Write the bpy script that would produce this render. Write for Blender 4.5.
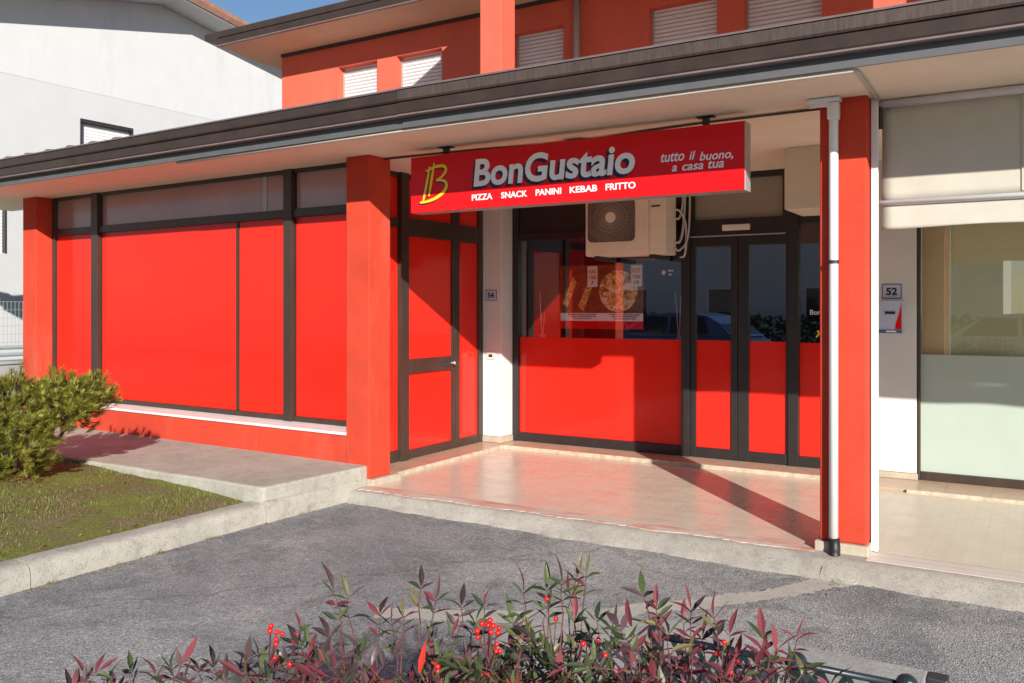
import bpy, bmesh, math, random
from mathutils import Vector, Matrix
R = math.radians
random.seed(7)
for o in list(bpy.data.objects): bpy.data.objects.remove(o)
sc = bpy.context.scene
COL = sc.collection

# ------------------------------------------------------------------ camera, sky, sun, exposure
cam_d = bpy.data.cameras.new('camera'); cam = bpy.data.objects.new('camera', cam_d); COL.objects.link(cam)
cam_d.sensor_width = 36; cam_d.lens = 30.586; cam_d.shift_y = -0.0337; cam_d.clip_start = .05; cam_d.clip_end = 2000
cam.location = (0, 0, 1.5); cam.rotation_euler = (R(90), 0, R(31.27)); sc.camera = cam
SUN_EL, SUN_AZ = 21.8, 137.7          # azimuth clockwise from +Y
w = bpy.data.worlds.new('World'); sc.world = w; w.use_nodes = True
nt = w.node_tree; bg = nt.nodes['Background']
sky = nt.nodes.new('ShaderNodeTexSky'); sky.sky_type = 'NISHITA'; sky.sun_disc = False
sky.sun_elevation = R(SUN_EL); sky.sun_rotation = R(SUN_AZ); sky.air_density = 1.0; sky.dust_density = .15; sky.ozone_density = 3.5
nt.links.new(sky.outputs[0], bg.inputs[0]); bg.inputs[1].default_value = .075
sl = bpy.data.lights.new('sun', 'SUN'); sun = bpy.data.objects.new('sun', sl); COL.objects.link(sun)
sl.energy = 5.0; sl.angle = R(.55); sl.color = (1, .945, .865)
sd = Vector((math.sin(R(SUN_AZ)) * math.cos(R(SUN_EL)), math.cos(R(SUN_AZ)) * math.cos(R(SUN_EL)), math.sin(R(SUN_EL))))
sun.rotation_euler = sd.to_track_quat('Z', 'Y').to_euler(); sun.location = sd * 30
sc.view_settings.view_transform = 'Standard'; sc.view_settings.look = 'None'
sc.view_settings.exposure = .5; sc.view_settings.gamma = 1; sc.view_settings.use_curve_mapping = False
sc.render.engine = 'CYCLES'

# ------------------------------------------------------------------ materials
def new_mat(name):
    m = bpy.data.materials.new(name); m.use_nodes = True
    return m, m.node_tree, m.node_tree.nodes['Principled BSDF']
def ramp(nt, src, stops):
    r = nt.nodes.new('ShaderNodeValToRGB'); e = r.color_ramp.elements
    while len(e) < len(stops): e.new(.5)
    for i, (p, c) in enumerate(stops):
        e[i].position = p; e[i].color = (c[0], c[1], c[2], 1)
    nt.links.new(src, r.inputs[0]); return r.outputs[0]
def noise(nt, scale, detail=4, rough=.6, stretch=None, dist=0):
    t = nt.nodes.new('ShaderNodeTexCoord'); n = nt.nodes.new('ShaderNodeTexNoise')
    n.inputs['Scale'].default_value = scale; n.inputs['Detail'].default_value = detail
    n.inputs['Roughness'].default_value = rough; n.inputs['Distortion'].default_value = dist
    if stretch:
        mp = nt.nodes.new('ShaderNodeMapping'); mp.inputs['Scale'].default_value = stretch
        nt.links.new(t.outputs['Object'], mp.inputs[0]); nt.links.new(mp.outputs[0], n.inputs[0])
    else: nt.links.new(t.outputs['Object'], n.inputs[0])
    return n.outputs[0]
def mixc(nt, fac, a, b, mode='MIX'):
    m = nt.nodes.new('ShaderNodeMix'); m.data_type = 'RGBA'; m.blend_type = mode
    for i, v in ((0, fac), (6, a), (7, b)):
        if isinstance(v, (int, float)): m.inputs[i].default_value = v
        elif isinstance(v, tuple): m.inputs[i].default_value = (v[0], v[1], v[2], 1)
        else: nt.links.new(v, m.inputs[i])
    return m.outputs[2]
def bump(nt, p, src, strength, dist=.01):
    b = nt.nodes.new('ShaderNodeBump'); b.inputs['Strength'].default_value = strength; b.inputs['Distance'].default_value = dist
    nt.links.new(src, b.inputs['Height']); nt.links.new(b.outputs[0], p.inputs['Normal'])
def sc_(c, k): return tuple(min(1, x * k) for x in c)
def plain(name, base, rough=.5, var=.12, scale=6, bmp=0, bscale=120, metal=0, spec=.5, coat=0, stretch=None, rvar=0, ripple=0):
    m, nt, p = new_mat(name)
    n = noise(nt, scale, 5, .65, stretch)
    c = ramp(nt, n, [(.3, sc_(base, 1 - var)), (.7, sc_(base, 1 + var))])
    nt.links.new(c, p.inputs['Base Color'])
    p.inputs['Roughness'].default_value = rough; p.inputs['Metallic'].default_value = metal
    p.inputs['Specular IOR Level'].default_value = spec; p.inputs['Coat Weight'].default_value = coat
    p.inputs['Coat Roughness'].default_value = .06
    if rvar:
        n2 = noise(nt, scale * 2.3, 4); mr = nt.nodes.new('ShaderNodeMapRange')
        mr.inputs[3].default_value = max(0, rough - rvar); mr.inputs[4].default_value = rough + rvar
        mr.inputs[1].default_value = .3; mr.inputs[2].default_value = .7
        nt.links.new(n2, mr.inputs[0]); nt.links.new(mr.outputs[0], p.inputs['Roughness'])
    if bmp: bump(nt, p, noise(nt, bscale, 4, .7), bmp, .004)
    if ripple: bump(nt, p, noise(nt, 2.2, 2, .5), ripple, .02)
    return m
def stucco(name, base, var=.1, stain=(.5, .5, .5), samt=.25):
    m, nt, p = new_mat(name)
    c = ramp(nt, noise(nt, 2.2, 6, .65), [(.3, sc_(base, 1 - var)), (.7, sc_(base, 1 + var))])
    fac = ramp(nt, noise(nt, 1.3, 6, .75, (1.6, 1.6, .35), .3), [(.52, (0, 0, 0)), (.8, (samt, samt, samt))])
    c = mixc(nt, fac, c, stain)
    nt.links.new(c, p.inputs['Base Color']); p.inputs['Roughness'].default_value = .85; p.inputs['Specular IOR Level'].default_value = .25
    bump(nt, p, noise(nt, 110, 5, .75), .5, .005)
    return m
M = {}
M['red_stucco'] = stucco('red_stucco', (.545, .056, .027), .13, (.56, .22, .15), .42)
M['orange_stucco'] = stucco('orange_stucco', (.62, .125, .076), .08, (.55, .22, .14), .3)
M['white_stucco'] = stucco('white_stucco', (.68, .67, .645), .04, (.55, .54, .52), .3)
M['far_white'] = stucco('far_white_stucco', (.53, .535, .54), .03, (.5, .5, .5), .35)
M['far_band'] = stucco('far_upper_render', (.575, .58, .585), .03, (.33, .33, .33), .4)
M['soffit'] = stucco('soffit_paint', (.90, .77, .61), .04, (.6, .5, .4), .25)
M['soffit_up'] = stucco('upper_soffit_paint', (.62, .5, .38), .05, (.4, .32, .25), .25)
M['film'] = plain('red_film', (.72, .024, .014), .10, .05, 1.1, 0, spec=.24, rvar=.05, ripple=.10)
M['bronze'] = plain('bronze_aluminium', (.058, .040, .031), .4, .18, 8, metal=.2, stretch=(1, 1, .2))
M['anthracite'] = plain('dark_door_frame', (.028, .024, .024), .36, .15, 8, metal=.15)
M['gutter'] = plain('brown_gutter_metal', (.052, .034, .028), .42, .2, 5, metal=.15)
M['gutter_lit'] = plain('brown_gutter_lit', (.20, .155, .15), .4, .15, 8, metal=.1)  # paler gutter brown: light caught by the lips is put into the colour
M['fascia_band'] = plain('weathered_brown_fascia', (.070, .048, .041), .55, .3, 26, .3, 60, stretch=(2.2, 1, .25))
M['marble'] = plain('white_sill_stone', (.78, .74, .72), .35, .1, 7)
M['grey_metal'] = plain('grey_metal', (.42, .41, .40), .4, .1, 8, metal=.3)
M['dark_metal'] = plain('dark_metal', (.03, .03, .032), .45, .2, 12)
M['white_plastic'] = plain('white_pvc', (.80, .80, .80), .35, .04, 5)
M['cream_plastic'] = plain('cream_plastic', (.80, .70, .56), .45, .06, 5)
M['duct'] = plain('beige_duct_paint', (.72, .63, .5), .6, .04, 3)
M['shutter'] = plain('white_shutter_slats', (.72, .72, .72), .5, .05, 9)
M['grille'] = plain('grille_wire', (.42, .36, .30), .5, .1, 20)
M['board'] = plain('grey_eave_board', (.10, .10, .105), .6, .1, 6)
M['black'] = plain('black_rubber', (.012, .012, .013), .5, .2, 15)
M['navy'] = plain('navy_print', (.008, .010, .04), .4, .05, 5)
M['white_print'] = plain('white_print', (.85, .84, .86), .4, .03, 5)
M['yellow_print'] = plain('yellow_print', (.85, .58, .02), .4, .05, 5)
M['sign_red'] = plain('red_sign_sheet', (.70, .010, .014), .25, .02, 1.5, spec=.25)
M['plate'] = plain('house_number_plate', (.50, .56, .70), .3, .06, 20)
M['plate_blue'] = plain('plate_blue_edge', (.10, .13, .32), .3, .06, 20)
M['cable'] = plain('cream_cable', (.55, .5, .44), .5, .06, 9)
M['dark_cable'] = plain('dark_cable', (.09, .07, .06), .5, .1, 9)
M['awning'] = None
M['old_tile'] = plain('weathered_tile_end', (.16, .12, .10), .85, .3, 12)
M['terracotta'] = plain('terracotta_tile', (.32, .16, .1), .8, .25, 9, .3)
M['verge_brown'] = plain('verge_brown', (.23, .12, .085), .6, .25, 6)
M['beige_stone'] = plain('beige_skirting_stone', (.44, .38, .29), .55, .15, 9, .15, 90)
M['curtain'] = plain('interior_curtain', (.72, .72, .55), .8, .06, 3)
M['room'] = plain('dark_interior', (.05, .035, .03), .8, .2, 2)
M['soil'] = plain('dark_soil', (.055, .042, .032), .95, .4, 20, .8, 60)
M['bark'] = plain('brown_bark', (.05, .035, .025), .9, .3, 30, .5, 90)
M['wire'] = plain('green_wire', (.30, .36, .36), .5, .1, 12)
M['concrete_grey'] = stucco('grey_concrete', (.33, .33, .33), .2, (.16, .16, .15), .5)
M['lattice'] = plain('dark_teal_lattice', (.014, .024, .030), .38, .3, 20)
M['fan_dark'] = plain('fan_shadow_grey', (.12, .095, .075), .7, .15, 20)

def concrete(name, a, b, dark, amt=.5, scale=3):
    m, nt, p = new_mat(name)
    c = ramp(nt, noise(nt, scale, 8, .7), [(.3, a), (.7, b)])
    f = ramp(nt, noise(nt, scale * 3.1, 8, .8, None, .4), [(.5, (0, 0, 0)), (.72, (amt, amt, amt))])
    c = mixc(nt, f, c, dark)
    f2 = ramp(nt, noise(nt, 110, 2, .5), [(.56, (0, 0, 0)), (.70, (.55, .55, .55))])
    c = mixc(nt, f2, c, sc_(dark, .8))
    nt.links.new(c, p.inputs['Base Color']); p.inputs['Roughness'].default_value = .88; p.inputs['Specular IOR Level'].default_value = .25
    bump(nt, p, noise(nt, 60, 7, .8), .75, .008)
    return m
M['kerb'] = concrete('kerb_concrete', (.35, .33, .285), (.49, .46, .40), (.19, .17, .14), .75)
M['old_kerb'] = concrete('weathered_planter_concrete', (.34, .33, .315), (.47, .455, .435), (.17, .165, .155), .6, 9)
M['slab'] = concrete('pavement_concrete', (.35, .335, .285), (.49, .468, .405), (.23, .20, .155), .65, 2.6)
M['apron'] = concrete('apron_concrete', (.33, .305, .265), (.45, .42, .37), (.19, .17, .145), .65, 4)
M['patch'] = concrete('mortar_patch', (.41, .385, .34), (.53, .50, .45), (.25, .23, .2), .5, 6)

def asphalt():
    m, nt, p = new_mat('worn_asphalt')
    c = ramp(nt, noise(nt, .7, 7, .65, None, .5), [(.36, (.23, .242, .26)), (.50, (.35, .352, .35)), (.64, (.50, .49, .47))])
    c = mixc(nt, ramp(nt, noise(nt, 1.9, 9, .78, None, .8), [(.50, (0, 0, 0)), (.62, (.6, .6, .6))]), c, (.15, .148, .146))
    c = mixc(nt, ramp(nt, noise(nt, 5.5, 9, .8, (.7, 1.6, 1), .4), [(.55, (0, 0, 0)), (.72, (.7, .7, .7))]), c, (.47, .465, .45))
    c = mixc(nt, ramp(nt, noise(nt, 26, 4, .7), [(.3, (0, 0, 0)), (.7, (.5, .5, .5))]), c, (.19, .19, .195))
    t = nt.nodes.new('ShaderNodeTexCoord'); v = nt.nodes.new('ShaderNodeTexVoronoi'); v.inputs['Scale'].default_value = 135
    nt.links.new(t.outputs['Object'], v.inputs[0])
    ag = ramp(nt, v.outputs['Color'], [(.12, (.5, .5, .5)), (.38, (.92, .92, .92)), (.72, (1.05, 1.05, 1.05)), (.92, (1.65, 1.65, 1.63))])
    c = mixc(nt, 1.0, c, ag, 'MULTIPLY')
    g = ramp(nt, noise(nt, 240, 2, .6), [(.3, (.62, .62, .63)), (.7, (1.25, 1.25, 1.25))])
    c = mixc(nt, 1.0, c, g, 'MULTIPLY')
    # fine wandering cracks
    v2 = nt.nodes.new('ShaderNodeTexVoronoi'); v2.feature = 'DISTANCE_TO_EDGE'; v2.inputs['Scale'].default_value = .27
    mp = nt.nodes.new('ShaderNodeVectorMath'); mp.operation = 'ADD'
    nn = nt.nodes.new('ShaderNodeTexNoise'); nn.inputs['Scale'].default_value = 3.5; nn.inputs['Detail'].default_value = 6
    s = nt.nodes.new('ShaderNodeVectorMath'); s.operation = 'SCALE'; s.inputs[3].default_value = .5
    nt.links.new(t.outputs['Object'], nn.inputs[0]); nt.links.new(nn.outputs['Color'], s.inputs[0])
    nt.links.new(t.outputs['Object'], mp.inputs[0]); nt.links.new(s.outputs[0], mp.inputs[1]); nt.links.new(mp.outputs[0], v2.inputs[0])
    cr = ramp(nt, v2.outputs['Distance'], [(.0, (.38, .38, .38)), (.006, (0, 0, 0))])
    c = mixc(nt, cr, c, (.05, .047, .045))
    nt.links.new(c, p.inputs['Base Color']); p.inputs['Roughness'].default_value = .82; p.inputs['Specular IOR Level'].default_value = .3
    bump(nt, p, v.outputs['Distance'], .8, .007)
    return m
M['asphalt'] = asphalt()

def tiles(name, a, b, mortar, sx, sy, rough, stain=None, off=0.0, spec=.5, samt=.7):
    m, nt, p = new_mat(name)
    t = nt.nodes.new('ShaderNodeTexCoord'); br = nt.nodes.new('ShaderNodeTexBrick')
    br.offset = off; br.inputs['Scale'].default_value = 1
    br.inputs['Brick Width'].default_value = sx; br.inputs['Row Height'].default_value = sy
    br.inputs['Mortar Size'].default_value = .004; br.inputs['Color1'].default_value = (*a, 1); br.inputs['Color2'].default_value = (*b, 1)
    br.inputs['Mortar'].default_value = (*mortar, 1)
    nt.links.new(t.outputs['Object'], br.inputs[0])
    c = mixc(nt, ramp(nt, noise(nt, 9, 6, .7), [(.35, (0, 0, 0)), (.75, (.45, .45, .45))]), br.outputs[0], sc_(a, .78))
    if stain:
        f = ramp(nt, noise(nt, 2.4, 7, .7, (.8, 2.2, 1), .6), [(.48, (0, 0, 0)), (.64, (samt, samt, samt))])
        c = mixc(nt, f, c, stain)
    nt.links.new(c, p.inputs['Base Color']); p.inputs['Specular IOR Level'].default_value = spec
    mr = nt.nodes.new('ShaderNodeMapRange'); mr.inputs[1].default_value = .3; mr.inputs[2].default_value = .7
    mr.inputs[3].default_value = rough * .75; mr.inputs[4].default_value = rough * 1.3
    nt.links.new(noise(nt, 5, 5), mr.inputs[0]); nt.links.new(mr.outputs[0], p.inputs['Roughness'])
    bump(nt, p, br.outputs['Fac'], -.15, .002)
    return m
M['porch_tile'] = tiles('porch_floor_tile', (.62, .54, .435), (.60, .525, .425), (.52, .445, .36), .33, .33, .28, (.56, .41, .32), spec=.28)
M['step_tile'] = tiles('step_tile', (.50, .36, .26), (.46, .33, .24), (.36, .27, .2), .33, .33, .3)
M['right_tile'] = tiles('dotted_porch_tile', (.64, .57, .46), (.62, .55, .44), (.57, .505, .40), .1, .1, .35)
M['pink_stone'] = tiles('pink_edge_stone', (.62, .52, .45), (.58, .48, .42), (.4, .33, .3), .9, .4, .6, (.56, .19, .11), samt=.9)
M['pale_stone'] = tiles('pale_edge_stone', (.66, .58, .53), (.62, .55, .5), (.4, .35, .3), 1.2, .4, .5)
M['nosing'] = plain('marble_nosing', (.50, .42, .31), .4, .3, 14)

def glass(name, tint, refl_ior=1.5, rough=0.0, boost=1.0, cap=.2):
    m, nt, p = new_mat(name); nt.nodes.remove(p)
    out = nt.nodes['Material Output']
    tr = nt.nodes.new('ShaderNodeBsdfTransparent'); tr.inputs[0].default_value = (*tint, 1)
    gl = nt.nodes.new('ShaderNodeBsdfGlossy'); gl.inputs['Roughness'].default_value = rough
    fr = nt.nodes.new('ShaderNodeFresnel'); fr.inputs[0].default_value = refl_ior
    mu = nt.nodes.new('ShaderNodeMath'); mu.operation = 'MULTIPLY'; mu.inputs[1].default_value = boost; mu.use_clamp = True
    nt.links.new(fr.outputs[0], mu.inputs[0])
    mn = nt.nodes.new('ShaderNodeMath'); mn.operation = 'MINIMUM'; mn.inputs[1].default_value = cap; nt.links.new(mu.outputs[0], mn.inputs[0])
    mx = nt.nodes.new('ShaderNodeMixShader'); nt.links.new(mn.outputs[0], mx.inputs[0])
    nt.links.new(tr.outputs[0], mx.inputs[1]); nt.links.new(gl.outputs[0], mx.inputs[2]); nt.links.new(mx.outputs[0], out.inputs[0])
    return m
M['glass'] = glass('shop_glass', (1, .99, 1), 1.5, 0, 4.2, .18)
M['transom_glass'] = plain('dusty_transom_glass', (.40, .25, .25), .14, .1, 2, spec=.8)
M['beige_glass'] = plain('dim_beige_glass', (.30, .26, .20), .15, .05, 2, spec=.6)
M['clear_right'] = glass('right_shop_glass', (.95, .96, .90), 1.5, 0, 4.0, .16)
M['frost'] = plain('frosted_film', (.41, .48, .42), .22, .04, 2, spec=.5)
M['car_glass'] = plain('car_glass', (.015, .018, .022), .05, .05, 3, spec=.6)
def fabric():
    m, nt, p = new_mat('awning_canvas')
    c = ramp(nt, noise(nt, 3, 6), [(.3, (.60, .565, .48)), (.7, (.66, .625, .54))])
    nt.links.new(c, p.inputs['Base Color']); p.inputs['Roughness'].default_value = .85; p.inputs['Specular IOR Level'].default_value = .2
    tl = nt.nodes.new('ShaderNodeBsdfTranslucent'); nt.links.new(c, tl.inputs[0])
    mx = nt.nodes.new('ShaderNodeMixShader'); mx.inputs[0].default_value = .22
    nt.links.new(p.outputs[0], mx.inputs[1]); nt.links.new(tl.outputs[0], mx.inputs[2]); nt.links.new(mx.outputs[0], nt.nodes['Material Output'].inputs[0])
    bump(nt, p, noise(nt, 3.5, 3, .5, (1, 1, .6)), .25, .03)
    return m
M['awning'] = fabric()
def leafmat(name, a, b, spec=.4, trans=.25):
    m, nt, p = new_mat(name)
    g = nt.nodes.new('ShaderNodeNewGeometry')
    c = ramp(nt, g.outputs['Random Per Island'], [(.1, a), (.9, b)])
    nt.links.new(c, p.inputs['Base Color']); p.inputs['Roughness'].default_value = .42; p.inputs['Specular IOR Level'].default_value = spec
    tl = nt.nodes.new('ShaderNodeBsdfTranslucent'); nt.links.new(c, tl.inputs[0])
    mx = nt.nodes.new('ShaderNodeMixShader'); mx.inputs[0].default_value = trans
    nt.links.new(p.outputs[0], mx.inputs[1]); nt.links.new(tl.outputs[0], mx.inputs[2]); nt.links.new(mx.outputs[0], nt.nodes['Material Output'].inputs[0])
    return m
M['leaf_purple'] = leafmat('purple_leaf', (.055, .036, .038), (.13, .074, .078))
M['leaf_red'] = leafmat('wine_red_leaf', (.14, .030, .040), (.27, .064, .074))
M['leaf_green'] = leafmat('dark_green_leaf', (.035, .055, .022), (.10, .135, .05))
M['leaf_olive'] = leafmat('olive_leaf', (.10, .10, .04), (.20, .17, .06))
M['leaf_bright'] = leafmat('scarlet_leaf', (.5, .02, .015), (.6, .05, .03))
M['stem'] = plain('reddish_stem', (.13, .05, .045), .6, .3, 40)
M['berry'] = plain('red_berry', (.65, .014, .012), .25, .12, 60)
M['needle'] = leafmat('pine_needle', (.10, .115, .016), (.40, .36, .06), .3, .25)
M['dead_needle'] = leafmat('dead_needle', (.20, .09, .035), (.36, .18, .08), .2, .1)
M['grass'] = leafmat('short_grass', (.11, .14, .03), (.36, .33, .12), .2, .3)
def lawn():
    m, nt, p = new_mat('mossy_soil')
    c = ramp(nt, noise(nt, 2.2, 7, .7), [(.34, (.26, .19, .12)), (.47, (.20, .175, .075)), (.56, (.20, .225, .055)), (.72, (.27, .27, .08))])
    c = mixc(nt, 1.0, c, ramp(nt, noise(nt, 60, 5, .7), [(.3, (.5, .5, .5)), (.7, (1.4, 1.4, 1.4))]), 'MULTIPLY')
    nt.links.new(c, p.inputs['Base Color']); p.inputs['Roughness'].default_value = .95; p.inputs['Specular IOR Level'].default_value = .1
    bump(nt, p, noise(nt, 45, 6, .75), .9, .02)
    return m
M['lawn'] = lawn()

# ------------------------------------------------------------------ mesh helpers
ROOTLOC = {}
class MB:
    """collects shapes in world coordinates; build() links them as ONE mesh object"""
    def __init__(s, xf=None): s.v = []; s.f = []; s.m = []; s.xf = xf
    def add(s, vs, fs, mi=0):
        b = len(s.v); s.v += [Vector(v) for v in vs]; s.f += [[b + i for i in f] for f in fs]; s.m += [mi] * len(fs); return s
    def box(s, x0, x1, y0, y1, z0, z1, mi=0):
        x0, x1 = min(x0, x1), max(x0, x1); y0, y1 = min(y0, y1), max(y0, y1); z0, z1 = min(z0, z1), max(z0, z1)
        return s.add([(x0, y0, z0), (x1, y0, z0), (x1, y1, z0), (x0, y1, z0), (x0, y0, z1), (x1, y0, z1), (x1, y1, z1), (x0, y1, z1)],
                     [(0, 3, 2, 1), (4, 5, 6, 7), (0, 1, 5, 4), (1, 2, 6, 5), (2, 3, 7, 6), (3, 0, 4, 7)], mi)
    def extr(s, pts, a, b, mi=0):
        """pts: list of 3D points (loop) displaced by vector a -> b"""
        n = len(pts); a = Vector(a); b = Vector(b)
        vs = [Vector(p) + a for p in pts] + [Vector(p) + b for p in pts]
        fs = [list(range(n))[::-1], list(range(n, 2 * n))] + [(i, (i + 1) % n, n + (i + 1) % n, n + i) for i in range(n)]
        return s.add(vs, fs, mi)
    def profx(s, prof, x0, x1, mi=0):      # YZ profile along X
        return s.extr([(0, y, z) for y, z in prof], (x0, 0, 0), (x1, 0, 0), mi)
    def prism(s, poly, z0, z1, mi=0):      # XY polygon
        return s.extr([(x, y, 0) for x, y in poly], (0, 0, z0), (0, 0, z1), mi)
    def tube(s, pts, r, n=8, mi=0, r2=None, cap=True):
        pts = [Vector(p) for p in pts]; k = len(pts); base = len(s.v); prev = None
        for i, p in enumerate(pts):
            d = (pts[min(i + 1, k - 1)] - pts[max(i - 1, 0)])
            if d.length < 1e-9: d = Vector((0, 0, 1))
            d.normalize()
            if prev is None: u = d.orthogonal().normalized()
            else:
                u = prev - d * prev.dot(d); u = u.normalized() if u.length > 1e-6 else d.orthogonal().normalized()
            prev = u; v = d.cross(u); rr = r if r2 is None else r + (r2 - r) * i / (k - 1)
            for j in range(n):
                a = 2 * math.pi * j / n; s.v.append(p + (u * math.cos(a) + v * math.sin(a)) * rr)
        for i in range(k - 1):
            for j in range(n):
                s.f.append([base + i * n + j, base + i * n + (j + 1) % n, base + (i + 1) * n + (j + 1) % n, base + (i + 1) * n + j]); s.m.append(mi)
        if cap:
            s.f.append([base + j for j in range(n)][::-1]); s.m.append(mi)
            s.f.append([base + (k - 1) * n + j for j in range(n)]); s.m.append(mi)
        return s
    def ball(s, c, r, mi=0, nu=8, nv=6, sq=(1, 1, 1)):
        vs = [(c[0], c[1], c[2] + r * sq[2])]
        for i in range(1, nv):
            t = math.pi * i / nv
            for j in range(nu):
                a = 2 * math.pi * j / nu
                vs.append((c[0] + r * sq[0] * math.sin(t) * math.cos(a), c[1] + r * sq[1] * math.sin(t) * math.sin(a), c[2] + r * sq[2] * math.cos(t)))
        vs.append((c[0], c[1], c[2] - r * sq[2])); L = len(vs) - 1; fs = []
        for j in range(nu): fs.append((0, 1 + j, 1 + (j + 1) % nu))
        for i in range(nv - 2):
            for j in range(nu):
                a = 1 + i * nu + j; b = 1 + i * nu + (j + 1) % nu; fs.append((a, a + nu, b + nu, b))
        for j in range(nu): fs.append((L, L - nu + (j + 1) % nu, L - nu + j))
        return s.add(vs, fs, mi)
    def build(s, name, mats, parent=None, origin=None, bevel=0, smooth=False, fix=True):
        if not isinstance(mats, (list, tuple)): mats = [mats]
        vs = [Vector(s.xf(*v)) if s.xf else v for v in s.v]
        root = parent
        off = Vector((0, 0, 0))
        if parent is not None: off = ROOTLOC[parent.name]
        elif origin is not None: off = Vector(origin)
        elif vs:
            xs = [v.x for v in vs]; ys = [v.y for v in vs]; zs = [v.z for v in vs]
            off = Vector(((min(xs) + max(xs)) / 2, (min(ys) + max(ys)) / 2, min(zs)))
        me = bpy.data.meshes.new(name); me.from_pydata([v - off for v in vs], [], s.f)
        for m in mats: me.materials.append(m)
        me.polygons.foreach_set('material_index', s.m)
        if fix:
            bm = bmesh.new(); bm.from_mesh(me); bmesh.ops.recalc_face_normals(bm, faces=bm.faces); bm.to_mesh(me); bm.free()
        if smooth: me.polygons.foreach_set('use_smooth', [True] * len(me.polygons))
        o = bpy.data.objects.new(name, me); COL.objects.link(o)
        if parent is None: o.location = off
        else: o.parent = parent
        ROOTLOC[o.name] = off
        if bevel:
            b = o.modifiers.new('bevel', 'BEVEL'); b.width = bevel; b.segments = 2; b.limit_method = 'ANGLE'; b.angle_limit = R(40)
        return o
def tag(o, label=None, cat=None, group=None, kind=None):
    if label: o['label'] = label
    if cat: o['category'] = cat
    if group: o['group'] = group
    if kind: o['kind'] = kind
    return o
def thing(name, loc, label, cat, group=None):
    o = bpy.data.objects.new(name, None); COL.objects.link(o); o.location = loc; o.empty_display_size = .2
    ROOTLOC[o.name] = Vector(loc); return tag(o, label, cat, group)
def smooth_pts(P, k=6):
    P = [Vector(p) for p in P]; Q = [P[0] * 2 - P[1]] + P + [P[-1] * 2 - P[-2]]; out = []
    for i in range(1, len(Q) - 2):
        a, b, c, d = Q[i - 1:i + 3]
        for j in range(k):
            t = j / k; out.append(.5 * ((2 * b) + (c - a) * t + (2 * a - 5 * b + 4 * c - d) * t * t + (3 * b - a - 3 * c + d) * t ** 3))
    return out + [P[-1]]
def struct(o): o['kind'] = 'structure'; return o
def text_mb(body, x0, x1, z0, y, zh=None, bold=0.0, shear=0.0, depth=.002, tilt=None):
    """lettering on a wall facing -Y: from x0 to x1, base line z0, cap height zh"""
    cu = bpy.data.curves.new('txt', 'FONT'); cu.body = body; cu.size = 1; cu.offset = bold; cu.shear = shear; cu.resolution_u = 4
    ob = bpy.data.objects.new('txt', cu); COL.objects.link(ob)
    dg = bpy.context.evaluated_depsgraph_get(); me = bpy.data.meshes.new_from_object(ob.evaluated_get(dg))
    xs = [v.co.x for v in me.vertices]; ys = [v.co.y for v in me.vertices]
    kx = (x1 - x0) / (max(xs) - min(xs)); kz = kx if zh is None else zh / max(ys)
    mb = MB(); vs = [Vector((x0 + (v.co.x - min(xs)) * kx, y, z0 + v.co.y * kz)) for v in me.vertices]
    fs = [list(p.vertices) for p in me.polygons]
    mb.add(vs, fs)
    # short side walls along the outline edges give the lettering a little thickness
    cnt = {}
    for f in fs:
        for i in range(len(f)):
            e = (f[i], f[(i + 1) % len(f)]); k = tuple(sorted(e)); cnt[k] = cnt.get(k, 0) + 1
    edges = [k for k, c in cnt.items() if c == 1]
    mb.add([q for a, b in edges for q in (vs[a], vs[b], vs[b] + Vector((0, depth, 0)), vs[a] + Vector((0, depth, 0)))],
           [(4 * i, 4 * i + 1, 4 * i + 2, 4 * i + 3) for i in range(len(edges))])
    bpy.data.objects.remove(ob); bpy.data.curves.remove(cu); bpy.data.meshes.remove(me)
    return mb
def merge(*mbs):
    r = MB()
    for i, m in enumerate(mbs): r.add(m.v, m.f, 0)
    return r

A = R(-1.58); PC = (-4.815, 5.62)
def LW(s_, t, z): return (PC[0] + s_ * math.cos(A) - t * math.sin(A), PC[1] + s_ * math.sin(A) + t * math.cos(A), z)
GC = (-3.89, 4.84)
def LG(s_, t, z): return (GC[0] + s_ * math.cos(A) - t * math.sin(A), GC[1] + s_ * math.sin(A) + t * math.cos(A), z)
ZG = -.09        # asphalt level
ZC = 2.78       # ceiling level

# ------------------------------------------------------------------ ground
g = MB(); g.add([(-150, -150, ZG), (150, -150, ZG), (150, 150, ZG), (-150, 150, ZG)], [(0, 1, 2, 3)])
struct(g.build('ground', M['asphalt'], origin=(0, 0, ZG)))
# concrete apron in front of the porch, sloping down to the asphalt
ap = MB(); random.seed(9); xs = [-4.86 + i * .04 for i in range(210)]
rows = []
for x in xs:
    fr = (5.452 + .018 * (x + 4.8)) if x < -1.19 else 5.478
    j = .012 * math.sin(x * 5.1) + .01 * math.sin(x * 13.7) + random.uniform(-.008, .008)
    low = 5.33 - .02 * (x + 4.86) if x < -1 else 5.25 + .012 * (x + 1)
    rows.append([(x, 5.72, -.004), (x, fr + j * .4, -.003), (x, fr - .06, -.012), (x, (fr + low) / 2, -.052), (x, low + .02 + j, ZG + .012), (x, low - .01 + j, ZG - .02)])
n = len(rows[0]); ap.add([p for r in rows for p in r], [(i * n + k, i * n + k + 1, (i + 1) * n + k + 1, (i + 1) * n + k) for i in range(len(rows) - 1) for k in range(n - 1)])
struct(ap.build('apron', M['apron'], smooth=True))
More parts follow.
